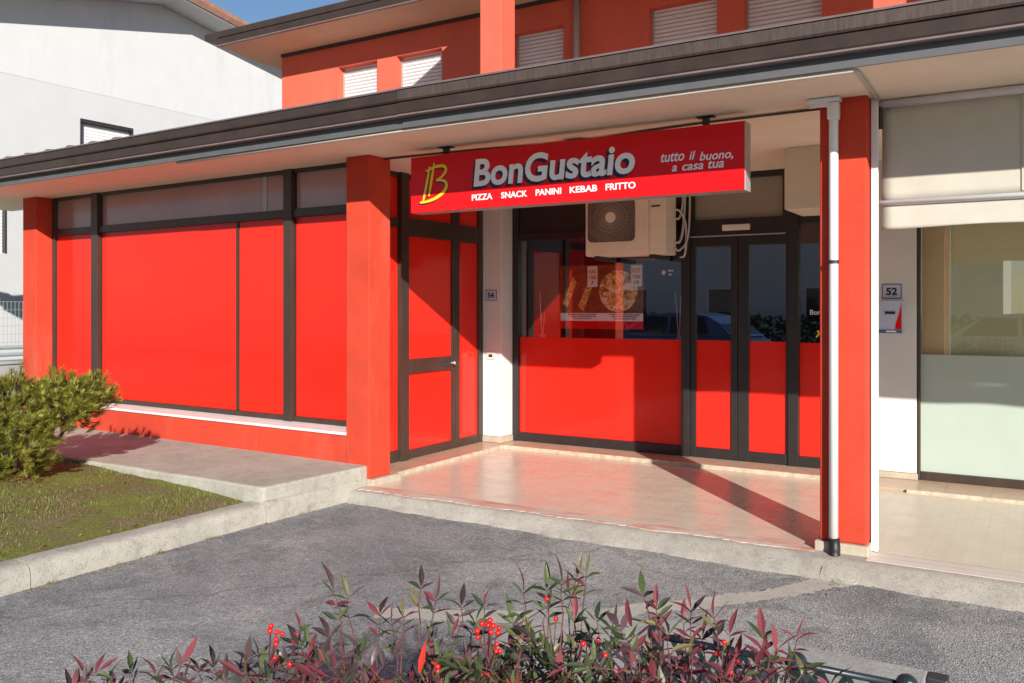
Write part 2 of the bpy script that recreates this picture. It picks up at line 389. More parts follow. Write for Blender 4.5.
# repaired trench across the asphalt
up = [(-3.0, 3.55), (-2.4, 3.86), (-2.0, 4.12), (-1.78, 4.40), (-1.62, 4.545), (-1.5, 4.70), (-1.34, 4.885), (-1.25, 5.02), (-1.17, 5.2), (-1.13, 5.32)]
dn = [(-.80, 5.30), (-.92, 5.24), (-1.02, 5.10), (-1.10, 4.97), (-1.22, 4.80), (-1.38, 4.60), (-1.52, 4.42), (-1.68, 4.27), (-1.9, 3.98), (-2.3, 3.72), (-2.9, 3.43)]
random.seed(3)
poly = []
loop = up + dn
for i, p in enumerate(loop):
    q = loop[(i + 1) % len(loop)]
    for k in range(9):
        t = k / 9; j = .018 if k else .008
        poly.append((p[0] + (q[0] - p[0]) * t + random.uniform(-j, j), p[1] + (q[1] - p[1]) * t + random.uniform(-j, j)))
pm = MB(); pm.add([(x, y, ZG + .004) for x, y in poly], [list(range(len(poly)))]); struct(pm.build('ground_patch', M['patch']))
# porch floor, step, edges
pf = MB(); pf.prism([(-4.815, 5.62), (-1.17, 5.70), (-1.17, 8.0), (-4.815, 8.0)], -.03, 0)
pf.prism([(-5.1, 5.9), (-4.818, 5.9), (-4.818, 8.0), (-5.1, 8.0)], -.03, -.002)
struct(pf.build('porch_floor', M['porch_tile'], origin=(0, 0, 0)))
random.seed(8); pe = MB(); pe.prism([(-4.80 + 3.61 * i / 90, 5.465 + .065 * i / 90 + random.uniform(-.012, .012) + .012 * math.sin(i * .37)) for i in range(91)] + [(-1.19, 5.698), (-4.80, 5.618)], -.04, .0012)
struct(pe.build('porch_edge', M['pink_stone'], origin=(0, 0, 0)))
st = MB(); st.box(-4.90, -1.2, 7.865, 8.30, -.01, .034); st.box(-5.25, -4.90, 5.92, 8.2, -.01, .032)
struct(st.build('porch_step', M['step_tile'], origin=(0, 0, 0)))
ns = MB(); ns.box(-4.862, -1.2, 7.83, 7.864, -.005, .037); ns.box(-4.899, -4.863, 5.95, 7.864, -.005, .036)
struct(ns.build('step_nosing', M['nosing'], origin=(0, 0, 0), bevel=.008))
rf = MB(); rf.box(-1.165, 3.2, 5.70, 7.70, -.04, -.004); struct(rf.build('right_porch_floor', M['right_tile'], origin=(0, 0, 0)))
re_ = MB(); re_.prism([(-.885, 5.50), (3.2, 5.50), (3.2, 5.698), (-.885, 5.698)], -.04, -.0005); struct(re_.build('right_porch_edge', M['pale_stone'], origin=(0, 0, 0)))
rs = MB(); rs.box(-1.21, 3.2, 7.705, 8.28, -.02, .020); struct(rs.build('right_porch_step', M['step_tile'], origin=(0, 0, 0)))
rn = MB(); rn.box(-.93, 3.2, 7.672, 7.704, -.02, .024); struct(rn.build('right_step_nosing', M['nosing'], origin=(0, 0, 0), bevel=.008))
# pavement slab at left, kerb, lawn
sb = MB(); random.seed(16); sb.prism([(-14 + 9.08 * i / 180, 4.56 - .015 * i / 180 + random.uniform(-.0015, .0015) + .007 * math.sin(i * .31)) for i in range(180)] + [(-4.91 + .075 * i / 24 + random.uniform(-.0015, .0015), 4.548 + 1.052 * i / 24) for i in range(25)] + [(-4.9, 5.9), (-14, 6.3)], -.1, .165)
struct(sb.build('pavement', M['slab'], origin=(-9, 5, 0), bevel=.018))
kb = MB(); edges = [-3.2, -2.2, -1.2, -.2, .8, 1.8, 2.79, 3.79, 4.545]
random.seed(15)
def rough(mb, pr, p0, p1, step=.09, j=.0022):
    # a cast concrete profile with a slightly uneven, chipped surface
    p0, p1 = Vector(p0), Vector(p1); n = max(2, int((p1 - p0).length / step)); k = len(pr); vs = []
    for i in range(n + 1):
        o = p0.lerp(p1, i / n); chip = .010 if random.random() < .08 else 0
        for q, (x, z) in enumerate(pr):
            top = q in (3, 4)
            vs.append((x + o.x + random.uniform(-j, j) - (chip if top else 0), o.y, z + random.uniform(-j, j) - (chip * .6 if top else 0)))
    mb.add(vs, [(i * k + q, i * k + (q + 1) % k, (i + 1) * k + (q + 1) % k, (i + 1) * k + q) for i in range(n) for q in range(k)] + [list(range(k))[::-1], [n * k + q for q in range(k)]])
for a, b in zip(edges[:-1], edges[1:]):
    rough(kb, [(-5.045, ZG - .05), (-4.872, ZG - .05), (-4.880, .005), (-4.891, .030), (-4.914, .046), (-4.955, .053), (-5.045, .052)], (0, a + .003, 0), (0, b - .003, 0))
rough(kb, [(-4.98, ZG - .05), (-4.858, ZG - .05), (-4.864, .050), (-4.882, .064), (-4.93, .066), (-4.98, .066)], (0, 4.549, 0), (.035, 5.49, 0))
struct(kb.build('kerb', M['kerb'], origin=(-4.95, 2, 0), smooth=True))
kbm = bpy.data.objects['kerb'].modifiers.new('split', 'EDGE_SPLIT'); kbm.split_angle = R(50)
lw = MB(); random.seed(5); nx, ny = 70, 50; vs = []
for i in range(nx + 1):
    for k in range(ny + 1):
        x = -14 + 8.955 * i / nx; y = -3.2 + 7.76 * k / ny
        edge = min(1, (-5.045 - x) / .9)
        z = .035 + .05 * max(0, edge) + .025 * max(0, edge) * (.5 + .5 * math.sin(x * 1.3) * math.cos(y * 1.1)) + random.uniform(-.008, .010) * max(0, edge)
        z += .10 * math.exp(-((x + 7.3) ** 2 + (y - 3.85) ** 2) / .5)
        vs.append((x, y, z))
def lawn_z(x, y):
    edge = max(0, min(1, (-5.045 - x) / .9))
    return .035 + .05 * edge + .025 * edge * (.5 + .5 * math.sin(x * 1.3) * math.cos(y * 1.1)) + .10 * math.exp(-((x + 7.3) ** 2 + (y - 3.85) ** 2) / .5)
lw.add(vs, [(i * (ny + 1) + k, (i + 1) * (ny + 1) + k, (i + 1) * (ny + 1) + k + 1, i * (ny + 1) + k + 1) for i in range(nx) for k in range(ny)])
struct(lw.build('lawn_soil', M['lawn'], origin=(-9, 1, 0), smooth=True))
gr = MB(); random.seed(11)
for _ in range(34000):
    x = random.uniform(-9.2, -5.06); y = random.uniform(2.3, 4.54)
    dens = math.sin(x * 2.9 + 1) * math.cos(y * 3.7) + .5 * math.sin(x * 7 + y * 5)
    nearbush = math.exp(-((x + 7.3) ** 2 + (y - 3.9) ** 2) / .35)
    if random.random() > .48 + .42 * dens - .6 * nearbush: continue
    z = lawn_z(x, y); h = random.uniform(.008, .026) * (1.5 if dens > .7 else 1) * (1.3 if y > 4.4 else 1); a = random.uniform(0, 6.28); wd = random.uniform(.0018, .0035)
    lx, ly = math.cos(a) * h * random.uniform(.2, 1.2), math.sin(a) * h * random.uniform(.2, 1.2); px_, py_ = -math.sin(a) * wd, math.cos(a) * wd
    gr.add([(x - px_, y - py_, z - .004), (x + px_, y + py_, z - .004), (x + lx, y + ly, z + h)], [(0, 1, 2)])
tag(gr.build('grass', M['grass'], origin=(-7, 3.5, 0), fix=False), 'short olive green grass growing on the soil beside the concrete kerb', 'grass', kind='stuff')

lt = MB(); random.seed(77)
for i in range(420):
    if i < 220: x, y = -4.86 + abs(random.gauss(0, .05)), random.uniform(2.4, 5.2)
    elif i < 330: x = random.uniform(-4.6, .4); y = 5.27 - .02 * (x + 4.86) - abs(random.gauss(0, .05))
    else: x, y = random.uniform(-4.6, .5), random.uniform(2.6, 5.1)
    a = random.uniform(0, 6.28); l = random.uniform(.004, .013); wv = l * random.uniform(.3, .7); z = ZG + .003
    ca, sa = math.cos(a), math.sin(a)
    lt.add([(x - ca * l, y - sa * l, z), (x + sa * wv, y - ca * wv, z + random.uniform(.001, .006)), (x + ca * l, y + sa * l, z + .002), (x - sa * wv, y + ca * wv, z + random.uniform(.001, .006))], [(0, 1, 2, 3)])
tag(lt.build('leaf_litter', M['dead_needle'], origin=(-4, 4, ZG), fix=False), 'tiny dry leaf scraps and grit scattered along the kerb foot', 'litter', kind='stuff')
wd = MB(); random.seed(78)
for (x, y) in [(-4.855, 3.32), (-4.85, 4.02), (-4.845, 4.86), (-4.86, 2.9), (-1.0, 5.23), (-4.85, 3.6)]:
    for _ in range(26):
        a = random.uniform(0, 6.28); h = random.uniform(.012, .035); px_, py_ = x + random.gauss(0, .014), y + random.gauss(0, .03)
        wd.add([(px_ - .002, py_, ZG), (px_ + .002, py_, ZG), (px_ + math.cos(a) * h * .7, py_ + math.sin(a) * h * .7, ZG + h)], [(0, 1, 2)])
tag(wd.build('kerb_weeds', M['grass'], origin=(-4.8, 4, ZG), fix=False), 'small weeds sprouting from the joint at the kerb foot', 'weeds', kind='stuff')

# ------------------------------------------------------------------ the shop building
B = thing('shop_building', (-5, 8.2, 0), 'red two storey shop building with brown gutter canopy and glass shopfronts', 'building')
# pillars
def pillar(mb, x0, x1, y0, y1, z0): mb.box(x0, x1, y0, y1, z0, ZC + .05); return mb
p1 = MB(LW); p1.box(-.265, 0, 0, .27, .055, ZC + .05); p1.build('pillar', M['red_stucco'], B, bevel=.008)
q1 = MB(LW); q1.box(-.20, .045, -.0, .36, -.09, .053); q1.build('plinth', M['beige_stone'], B, bevel=.006)
p2 = MB(); p2.box(-1.17, -.895, 5.60, 5.865, .058, ZC + .05); p2.build('pillar', M['red_stucco'], B, bevel=.012)
q2 = MB(); q2.box(-1.195, -.882, 5.575, 5.89, -.02, .056); q2.build('plinth', M['beige_stone'], B, bevel=.006)
p3 = MB(LW); p3.box(-5.435, -5.149, 0, .30, -.1, ZC + .05); p3.build('pillar', M['red_stucco'], B, bevel=.008)
# left bay: base wall, sill, frame, red panels, dusty top lights
b = MB(LW); b.box(-5.147, -.267, 0.0, .30, -.1, .398); b.build('base_wall', M['red_stucco'], B)
s = MB(LW); s.extr([(0, -.018, .402), (0, -.018, .426), (0, .215, .440), (0, .215, .402)], (-5.14, 0, 0), (-.262, 0, 0)); s.build('window_sill', M['marble'], B, bevel=.004)
WF = MB(LW)
WF.box(-5.147, -.15, .19, .26, .442, .488)            # bottom rail
WF.box(-5.147, -.15, .19, .26, 2.333, 2.41)           # transom
WF.box(-5.147, -.15, .19, .26, 2.748, ZC + .03)       # head
for a, b_, d in ((-5.147, -5.10, .188), (-4.325, -4.205, .168), (-1.222, -1.115, .168), (-.20, -.15, .188)): WF.box(a, b_, d, .262, .4425, ZC + .03)
WF.box(-1.934, -1.902, .212, .258, .489, 2.332)
wf = WF.build('window_frame', M['bronze'], B, bevel=.004)
for a, b_ in ((-5.10, -4.335), (-4.192, -1.94), (-1.896, -1.231), (-1.105, -.20)):
    m = MB(LW); m.box(a + .001, b_ - .001, .225, .235, .4885, 2.3325); m.build('red_panel', M['film'], B)
for a, b_ in ((-5.10, -4.335), (-4.192, -1.231), (-1.105, -.20)):
    m = MB(LW); m.box(a + .001, b_ - .001, .23, .24, 2.4105, 2.7475); m.build('top_light', M['transom_glass'], B)
m = MB(LW); m.box(-1.555, -1.505, .222, .229, 2.411, 2.747); m.build('curtain_strip', M['grey_metal'], B)
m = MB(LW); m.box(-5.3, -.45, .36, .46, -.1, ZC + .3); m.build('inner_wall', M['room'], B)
# entrance wall (faces +X)
X0 = -5.205
d = MB()
d.box(X0 - .06, X0 + .034, 6.504, 6.618, .033, ZC)                      # big post
d.box(X0 - .05, X0 + .006, 7.374, 7.507, .035, ZC)                     # lock stile
d.box(X0 - .05, X0 + .010, 7.430, 7.448, .12, 2.18)
d.box(X0 - .05, X0 + .008, 7.871, 7.95, .033, ZC)
d.box(X0 - .05, X0 + .004, 6.619, 7.373, .034, .117); d.box(X0 - .05, X0 + .004, 7.508, 7.870, .034, .117)
d.box(X0 - .05, X0 + .006, 6.619, 7.373, 2.186, 2.361); d.box(X0 - .05, X0 + .003, 7.508, 7.870, 2.186, 2.361)
d.box(X0 - .05, X0 + .003, 5.90, 6.503, .034, .14); d.box(X0 - .05, X0 + .003, 5.90, 6.503, 2.26, 2.345)
d.box(X0 - .05, X0 + .003, 5.90, 6.503, 2.735, ZC); d.box(X0 - .05, X0 + .003, 6.619, 7.373, 2.735, ZC); d.box(X0 - .05, X0 + .003, 7.508, 7.870, 2.735, ZC)
d.build('entrance_frame', M['bronze'], B, bevel=.003)
for a, b_, z0, z1 in ((5.90, 6.503, .141, 2.259), (5.90, 6.503, 2.346, 2.734), (7.508, 7.870, .118, 2.185), (7.508, 7.870, 2.362, 2.734), (6.619, 7.373, 2.362, 2.734)):
    m = MB(); m.box(X0 - .03, X0 - .018, a, b_, z0, z1); m.build('side_panel', M['film'], B)
dl = MB(); dl.box(X0 - .034, X0 - .014, 6.620, 7.372, .118, .852); dl.box(X0 - .034, X0 - .014, 6.620, 7.372, .994, 2.185)
DL = dl.build('entrance_door', M['film'], B)
m = MB(); m.box(X0 - .045, X0 + .008, 6.620, 7.373, .853, .993); m.build('door_rail', M['bronze'], DL, bevel=.003)
m = MB(); m.box(X0 + .009, X0 + .016, 7.18, 7.34, .895, .945); m.build('lock_plate', M['dark_metal'], DL, bevel=.003)
m = MB(); m.tube([(X0 + .01, 7.335, .925), (X0 + .05, 7.335, .925)], .010, 10); m.ball((X0 + .058, 7.335, .925), .018, 0, 12, 8); m.build('door_knob', M['grey_metal'], DL, smooth=True)
# white pier
m = MB(); m.box(-5.203, -4.966, 7.952, 8.3, .10, ZC + .02); m.build('white_pier', M['white_stucco'], B, bevel=.006)
m = MB(); m.box(-5.203, -4.955, 7.940, 8.3, .034, .098); m.build('skirting', M['beige_stone'], B, bevel=.004)
# shop window and sliding door, plane Y = 8.2
Y0 = 8.2
F = MB()
F.box(-4.964, -4.89, Y0 - .02, Y0 + .06, .035, ZC)
F.box(-4.889, -3.020, Y0 - .015, Y0 + .055, .036, .131)
F.box(-4.889, -3.020, Y0 - .010, Y0 + .055, 2.224, 2.30)
F.box(-3.019, -2.932, Y0 - .03, Y0 + .06, .035, ZC)
F.box(-2.931, -1.895, Y0 - .022, Y0 + .06, 2.183, 2.345)
F.box(-2.931, -2.89, Y0 - .015, Y0 + .055, 2.346, ZC); F.box(-2.04, -1.895, Y0 - .015, Y0 + .055, 2.346, ZC); F.box(-2.889, -2.041, Y0 - .014, Y0 + .055, 2.725, ZC)
F.box(-1.99, -1.895, Y0 - .026, Y0 + .06, .036, 2.182)
F.box(-1.894, -1.40, Y0 - .016, Y0 + .055, .036, .131); F.box(-1.894, -1.40, Y0 - .014, Y0 + .055, 2.27, ZC); F.box(-1.44, -1.40, Y0 - .02, Y0 + .055, .132, 2.269)
F.build('shopfront_frame', M['anthracite'], B, bevel=.003)
m = MB(); m.box(-4.889, -3.020, Y0 + .012, Y0 + .03, 2.301, ZC); m.build('dark_header_panel', M['anthracite'], B)
G_ = MB(); G_.box(-4.889, -3.020, Y0 + .02, Y0 + .028, 1.173, 2.223); G_.build('shop_window_pane', M['glass'], B)
G_ = MB(); G_.box(-4.889, -3.020, Y0 + .017, Y0 + .030, .132, 1.172); G_.build('window_film_panel', M['film'], B)
G_ = MB(); G_.box(-1.893, -1.441, Y0 + .02, Y0 + .028, 1.173, 2.269); SP = G_.build('sidelight_pane', M['glass'], B)
tm = text_mb('BonGustaio', -1.80, -1.50, 1.43, Y0 + .016, bold=.0); tm.build('lettering', M['white_print'], SP)
m = MB(); m.tube([(-1.745, Y0 + .018, 1.225), (-1.72, Y0 + .018, 1.26), (-1.735, Y0 + .018, 1.285)], .009, 6); m.build('wheat_mark', M['yellow_print'], SP)
G_ = MB(); G_.box(-1.893, -1.441, Y0 + .017, Y0 + .030, .132, 1.172); G_.build('window_film_panel', M['film'], B)
m = MB(); m.box(-2.889, -2.041, Y0 + .015, Y0 + .03, 2.346, 2.724); m.build('top_light', M['beige_glass'], B)
for a, b_, ga, gb in ((-2.93, -2.466, -2.876, -2.529), (-2.460, -1.992, -2.356, -2.012)):
    D_ = MB(); yb0, yb1 = Y0 - .008, Y0 + .04
    D_.box(a, ga, yb0, yb1, .040, 2.178); D_.box(gb, b_, yb0, yb1, .040, 2.178); D_.box(ga, gb, yb0 + .001, yb1, .040, .135); D_.box(ga, gb, yb0 + .001, yb1, 2.09, 2.178)
    D = D_.build('sliding_door', M['anthracite'], B, bevel=.003)
    g2 = MB(); g2.box(ga + .0005, gb - .0005, Y0 + .012, Y0 + .02, 1.178, 2.089); g2.build('door_pane', M['glass'], D)
    g2 = MB(); g2.box(ga + .0005, gb - .0005, Y0 + .010, Y0 + .021, .136, 1.177); g2.build('door_film_panel', M['film'], D)
m = MB(); m.box(-2.925, -2.01, Y0 - .034, Y0 - .0225, 2.176, 2.188); m.build('door_track', M['grey_metal'], B)
m = MB(); m.box(-2.60, -2.335, Y0 - .06, Y0 - .023, 2.228, 2.285); m.build('door_sensor', M['cream_plastic'], B, bevel=.008)
# wall between the shops, right shopfront
m = MB(); m.box(-1.399, -.905, 8.15, 8.4, .075, ZC + .02); m.build('white_pier', M['white_stucco'], B, bevel=.006)
m = MB(); m.box(-1.399, -.895, 8.138, 8.4, .021, .073); m.build('skirting', M['beige_stone'], B, bevel=.004)
F = MB(); F.box(-.904, -.878, 8.16, 8.27, .021, ZC); F.box(-.877, 3.2, 8.175, 8.26, .022, .092); F.box(-.877, 3.2, 8.18, 8.26, 2.52, ZC); F.box(1.2, 1.26, 8.17, 8.26, .093, 2.519)
F.build('right_window_frame', M['bronze'], B, bevel=.003)
G_ = MB(); G_.box(-.877, 1.199, 8.205, 8.215, 1.095, 2.519); G_.build('right_window_pane', M['clear_right'], B)
G_ = MB(); G_.box(-.877, 1.199, 8.203, 8.217, .093, 1.094); G_.build('frosted_film_panel', M['frost'], B)
G_ = MB(); G_.box(1.261, 3.2, 8.205, 8.215, .093, 2.519); G_.build('right_window_pane', M['clear_right'], B)
m = MB(); m.box(-.876, 3.2, 8.262, 8.275, .024, ZC)
m.build('interior_curtain', M['curtain'], B)
# interior of the food shop
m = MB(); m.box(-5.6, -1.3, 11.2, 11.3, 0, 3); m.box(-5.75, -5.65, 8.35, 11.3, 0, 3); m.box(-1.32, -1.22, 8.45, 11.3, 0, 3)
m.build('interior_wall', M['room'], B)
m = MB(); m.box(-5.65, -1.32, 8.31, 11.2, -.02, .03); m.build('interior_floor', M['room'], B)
m = MB(); m.box(-4.6, -2.2, 10.0, 10.5, .03, 1.05); m.box(-4.65, -2.15, 9.95, 10.55, 1.051, 1.09); m.build('counter', M['film'], B)
# canopy: soffit, roof, gutters
cs = MB(); cs.prism([LG(-7.9, .08, 0)[:2], (-3.89, 4.92), (3.6, 4.92), (3.6, 8.6), (-5.6, 8.6), (-5.6, 6.35), LG(-7.9, 1.42, 0)[:2]], ZC, ZC + .10)
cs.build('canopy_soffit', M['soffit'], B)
cr = MB(); cr.extr([(0, 4.94, 3.0), (0, 8.3, 3.40), (0, 8.3, 3.30), (0, 4.94, 2.90)], (-5.0, 0, 0), (3.6, 0, 0)); cr.build('canopy_roof', M['terracotta'], B)
cr = MB(LG); cr.extr([(0, .10, 2.99), (0, 4.2, 3.41), (0, 4.2, 3.31), (0, .10, 2.89)], (-7.9, 0, 0), (-1.2, 0, 0)); cr.build('canopy_roof', M['terracotta'], B)
def gutter(xf, x0, x1, yo, band):
    # upper weathered band
    mb = MB(xf); mb.profx([(yo + .13, 2.9480), (yo + .012, 2.9560), (yo + .002, 2.9680), (yo - .002, 3.0280), (yo + .006, 3.0400), (yo + .13, 3.0440)], x0, x1)
    o1 = mb.build('fascia_band', band, B)
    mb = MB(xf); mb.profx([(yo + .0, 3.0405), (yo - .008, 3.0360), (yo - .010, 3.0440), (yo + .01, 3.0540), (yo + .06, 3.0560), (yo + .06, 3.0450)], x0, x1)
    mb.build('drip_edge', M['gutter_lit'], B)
    mb = MB(xf); mb.profx([(yo + .10, 2.8680), (yo + .022, 2.8650), (yo + .014, 2.8780), (yo + .006, 2.9400), (yo + .012, 2.9470), (yo + .10, 2.9470)], x0, x1)
    mb.build('gutter', M['gutter'], B)
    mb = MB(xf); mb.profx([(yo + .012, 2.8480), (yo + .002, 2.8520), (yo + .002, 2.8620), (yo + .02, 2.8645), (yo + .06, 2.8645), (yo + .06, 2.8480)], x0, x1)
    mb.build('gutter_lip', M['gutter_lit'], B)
    mb = MB(xf); mb.box(x0, x1, yo + .065, yo + .079, ZC - .002, 2.8640); mb.build('under_gutter_board', M['board'], B)
gutter(None, -3.89, 3.6, 4.84, M['fascia_band'])
gutter(LG, -7.9, -.004, 0.010, M['gutter'])
for i in range(12):
    s0 = -7.6 + i * .38; tl_ = MB(LG)
    tl_.extr([(s0 + .055 * math.cos(R(a)), 0, 3.052 + .020 * math.sin(R(a))) for a in range(0, 181, 30)], (0, .03, 0), (0, .5, .06))
    tl_.build('eave_tile', M['old_tile'], B)
# upper storey: wall with real openings
UY = 8.2
wins = [(-7.53, -6.90), (-6.60, -5.93), (-4.97, -4.34), (-3.37, -2.666), (-2.404, -1.692)]
wt = 4.506; wb = 3.35
uw = MB(); x = -8.515
for a, b_ in wins:
    uw.box(x, a, UY, UY + .35, 2.9, 4.87); uw.box(a, b_, UY, UY + .35, wt, 4.87); uw.box(a, b_, UY, UY + .35, 2.9, wb); x = b_
uw.box(x, 3.5, UY, UY + .35, 2.9, 4.87); uw.box(-8.515, -8.165, UY + .35, 14, 2.9, 4.87)
uw.build('upper_wall', M['orange_stucco'], B)
for a, b_ in wins:
    sh = MB(); z = wb
    while z < wt - .005:
        sh.extr([(0, UY + .115, z), (0, UY + .104, z + .012), (0, UY + .104, z + .026), (0, UY + .115, z + .036), (0, UY + .13, z + .036), (0, UY + .13, z)], (a + .02, 0, 0), (b_ - .02, 0, 0)); z += .042
    S_ = sh.build('roller_shutter', M['shutter'], B)
    fr_ = MB(); fr_.box(a + .001, a + .02, UY + .09, UY + .15, wb, wt - .001); fr_.box(b_ - .02, b_ - .001, UY + .09, UY + .15, wb, wt - .001); fr_.box(a + .0205, b_ - .0205, UY + .131, UY + .15, wb, wt - .001)
    fr_.build('shutter_guide', M['grey_metal'], S_)
UE = 7.578; zs = 4.86
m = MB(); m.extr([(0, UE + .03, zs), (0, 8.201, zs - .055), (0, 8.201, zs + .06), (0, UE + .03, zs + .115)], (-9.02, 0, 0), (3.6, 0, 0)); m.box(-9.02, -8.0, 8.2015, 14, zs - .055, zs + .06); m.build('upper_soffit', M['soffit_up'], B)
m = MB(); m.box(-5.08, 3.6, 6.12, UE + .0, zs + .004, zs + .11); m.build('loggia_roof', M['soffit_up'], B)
m = MB(); m.extr([(0, UE, zs + .17), (0, 10.5, 5.5), (0, 10.5, 5.4), (0, UE, zs + .1)], (-9.0, 0, 0), (3.6, 0, 0)); m.build('upper_roof', M['terracotta'], B)
E_ = MB()
E_.profx([(UE + .09, zs + .085), (UE + .0, zs + .093), (UE - .004, zs + .165), (UE + .01, zs + .178), (UE + .09, zs + .178)], -9.27, -5.10)
E_.profx([(UE + .07, zs + .002), (UE + .012, zs + .004), (UE + .004, zs + .082), (UE + .07, zs + .082)], -9.06, -5.10)
E_.box(-9.27, -8.99, UE + .092, 14, zs + .085, zs + .178); E_.box(-9.06, -9.0, UE + .072, 14, zs + .002, zs + .082)
E_.build('upper_gutter', M['gutter'], B)
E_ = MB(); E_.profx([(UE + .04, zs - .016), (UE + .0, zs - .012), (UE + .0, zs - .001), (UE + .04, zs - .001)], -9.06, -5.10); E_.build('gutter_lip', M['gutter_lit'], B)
E_ = MB(); E_.box(-8.50, -4.0, UY - .035, UY - .001, zs - .088, zs - .054); E_.box(-4.0, 3.4, UY - .035, UY - .001, zs - .088, zs - .054); E_.build('cornice_strip', M['dark_metal'], B)
m = MB(); m.box(-4.216, -3.998, 6.40, 6.635, 2.9, zs + .001); m.build('upper_pillar', M['orange_stucco'], B, bevel=.006)
m = MB(); m.box(-.985, -.80, 6.40, 6.635, 2.9, zs + .001); m.build('upper_pillar', M['orange_stucco'], B, bevel=.006)
m = MB(); m.tube([(-4.15, UY - .06, 3.2), (-4.15, UY - .06, zs - .08)], .035, 12); m.build('upper_downpipe', M['grey_metal'], B, smooth=True)

# ------------------------------------------------------------------ things on the shop front
# fascia sign
SG = thing('shop_sign', (-3.0, 5.66, 2.26), 'long red box sign reading BonGustaio hanging under the canopy', 'sign')
m = MB(); m.box(-4.36, -1.637, 5.612, 5.735, 2.259, 2.71); m.build('sign_box', M['grey_metal'], SG, bevel=.003)
m = MB(); m.box(-4.358, -1.639, 5.60, 5.611, 2.262, 2.707); m.build('sign_face', M['sign_red'], SG)
y1 = 5.5965
tA = text_mb('BonGustaio', -3.745, -2.401, 2.437, y1 - .003, zh=.205, bold=.027, shear=.1, depth=.003); tA.build('lettering', M['white_print'], SG)
tB = text_mb('BonGustaio', -3.765, -2.421, 2.420, y1, zh=.205, bold=.038, shear=.1, depth=.003); tB.build('letter_shadow', M['navy'], SG)
parts = [('PIZZA', -3.763, -3.575), ('SNACK', -3.495, -3.267), ('PANINI', -3.194, -2.981), ('KEBAB', -2.911, -2.691), ('FRITTO', -2.625, -2.398)]
for t, a, b_ in parts: text_mb(t, a, b_, 2.325, y1, zh=.045, bold=.02).build('menu_lettering', M['white_print'], SG)
for t, a, b_, z in (('tutto', -2.212, -2.045, 2.487), ('il', -2.010, -1.968, 2.487), ('buono,', -1.938, -1.712, 2.475), ('a', -2.132, -2.098, 2.418), ('casa', -2.060, -1.913, 2.418), ('tua', -1.880, -1.774, 2.418)): text_mb(t, a, b_, z, y1, zh=.039 if t in ('a', 'casa') else (.050 if t == 'tua' else .056), bold=.012, shear=.25).build('slogan_lettering', M['white_print'], SG)
def ribbon(mb, pts, wd, y, d=.003):
    pts = [Vector((p[0], 0, p[1])) for p in pts]; L = []; Rr = []
    for i, p in enumerate(pts):
        t = (pts[min(i + 1, len(pts) - 1)] - pts[max(i - 1, 0)]).normalized(); nrm = Vector((-t.z, 0, t.x))
        k = wd * (.75 + .5 * math.sin(math.pi * i / max(1, len(pts) - 1)))
        L.append(p + nrm * k); Rr.append(p - nrm * k)
    for i in range(len(pts) - 1):
        q = [L[i], L[i + 1], Rr[i + 1], Rr[i]]
        mb.extr([(v.x, y, v.z) for v in q], (0, 0, 0), (0, d, 0))
def bez(*c, n=14):
    out = []
    for i in range(n + 1):
        t = i / n; p = list(c)
        while len(p) > 1: p = [(p[k][0] * (1 - t) + p[k + 1][0] * t, p[k][1] * (1 - t) + p[k + 1][1] * t) for k in range(len(p) - 1)]
        out.append(p[0])
    return out
for dx, dz, mt, nm, yy in ((0, 0, 'yellow_print', 'logo', y1 - .0025), (-.010, -.009, 'navy', 'logo_shadow', y1)):
    lg = MB()
    ribbon(lg, [(x + dx, z + dz) for x, z in bez((-4.232, 2.345), (-4.205, 2.45), (-4.165, 2.62))], .009, yy)
    ribbon(lg, [(x + dx, z + dz) for x, z in bez((-4.175, 2.385), (-4.150, 2.5), (-4.122, 2.645))], .009, yy - .0003)
    ribbon(lg, [(x + dx, z + dz) for x, z in bez((-4.205, 2.585), (-4.11, 2.62), (-4.04, 2.632), (-3.955, 2.635), (-3.99, 2.54), (-4.10, 2.505))], .010, yy - .0006)
    ribbon(lg, [(x + dx, z + dz) for x, z in bez((-4.10, 2.505), (-3.96, 2.52), (-3.955, 2.42), (-4.08, 2.34), (-4.262, 2.338))], .011, yy - .0009)
    lg.build(nm, M[mt], SG)
for x in (-4.06, -1.92):
    m = MB(); m.box(x - .02, x + .02, 5.655, 5.695, 2.711, ZC - .008); m.box(x - .06, x + .06, 5.64, 5.71, ZC - .008, ZC - .0005)
    m.build('hanger', M['dark_metal'], SG)
# floodlight and cable under the ceiling
FL = thing('ceiling_floodlight', (-3.07, 5.95, ZC), 'small dark floodlight fixed to the ceiling behind the red sign', 'lamp')
m = MB(); m.box(-3.12, -2.94, 5.88, 5.99, ZC - .085, ZC - .02); m.build('lamp_housing', M['dark_metal'], FL, bevel=.01)
m = MB(); m.box(-3.06, -3.0, 5.92, 5.95, ZC - .0195, ZC - .001); m.build('lamp_bracket', M['grey_metal'], FL)
m = MB(); m.tube([(-4.9, 5.80, ZC - .012), (-3.9, 5.86, ZC - .010), (-3.05, 5.95, ZC - .014), (-2.4, 5.86, ZC - .010), (-1.95, 5.80, ZC - .012), (-1.2, 5.78, ZC - .012)], .009, 8)
tag(m.build('ceiling_cable', M['dark_cable'], smooth=True), 'thin dark cable clipped along the ceiling above the red sign', 'cable')
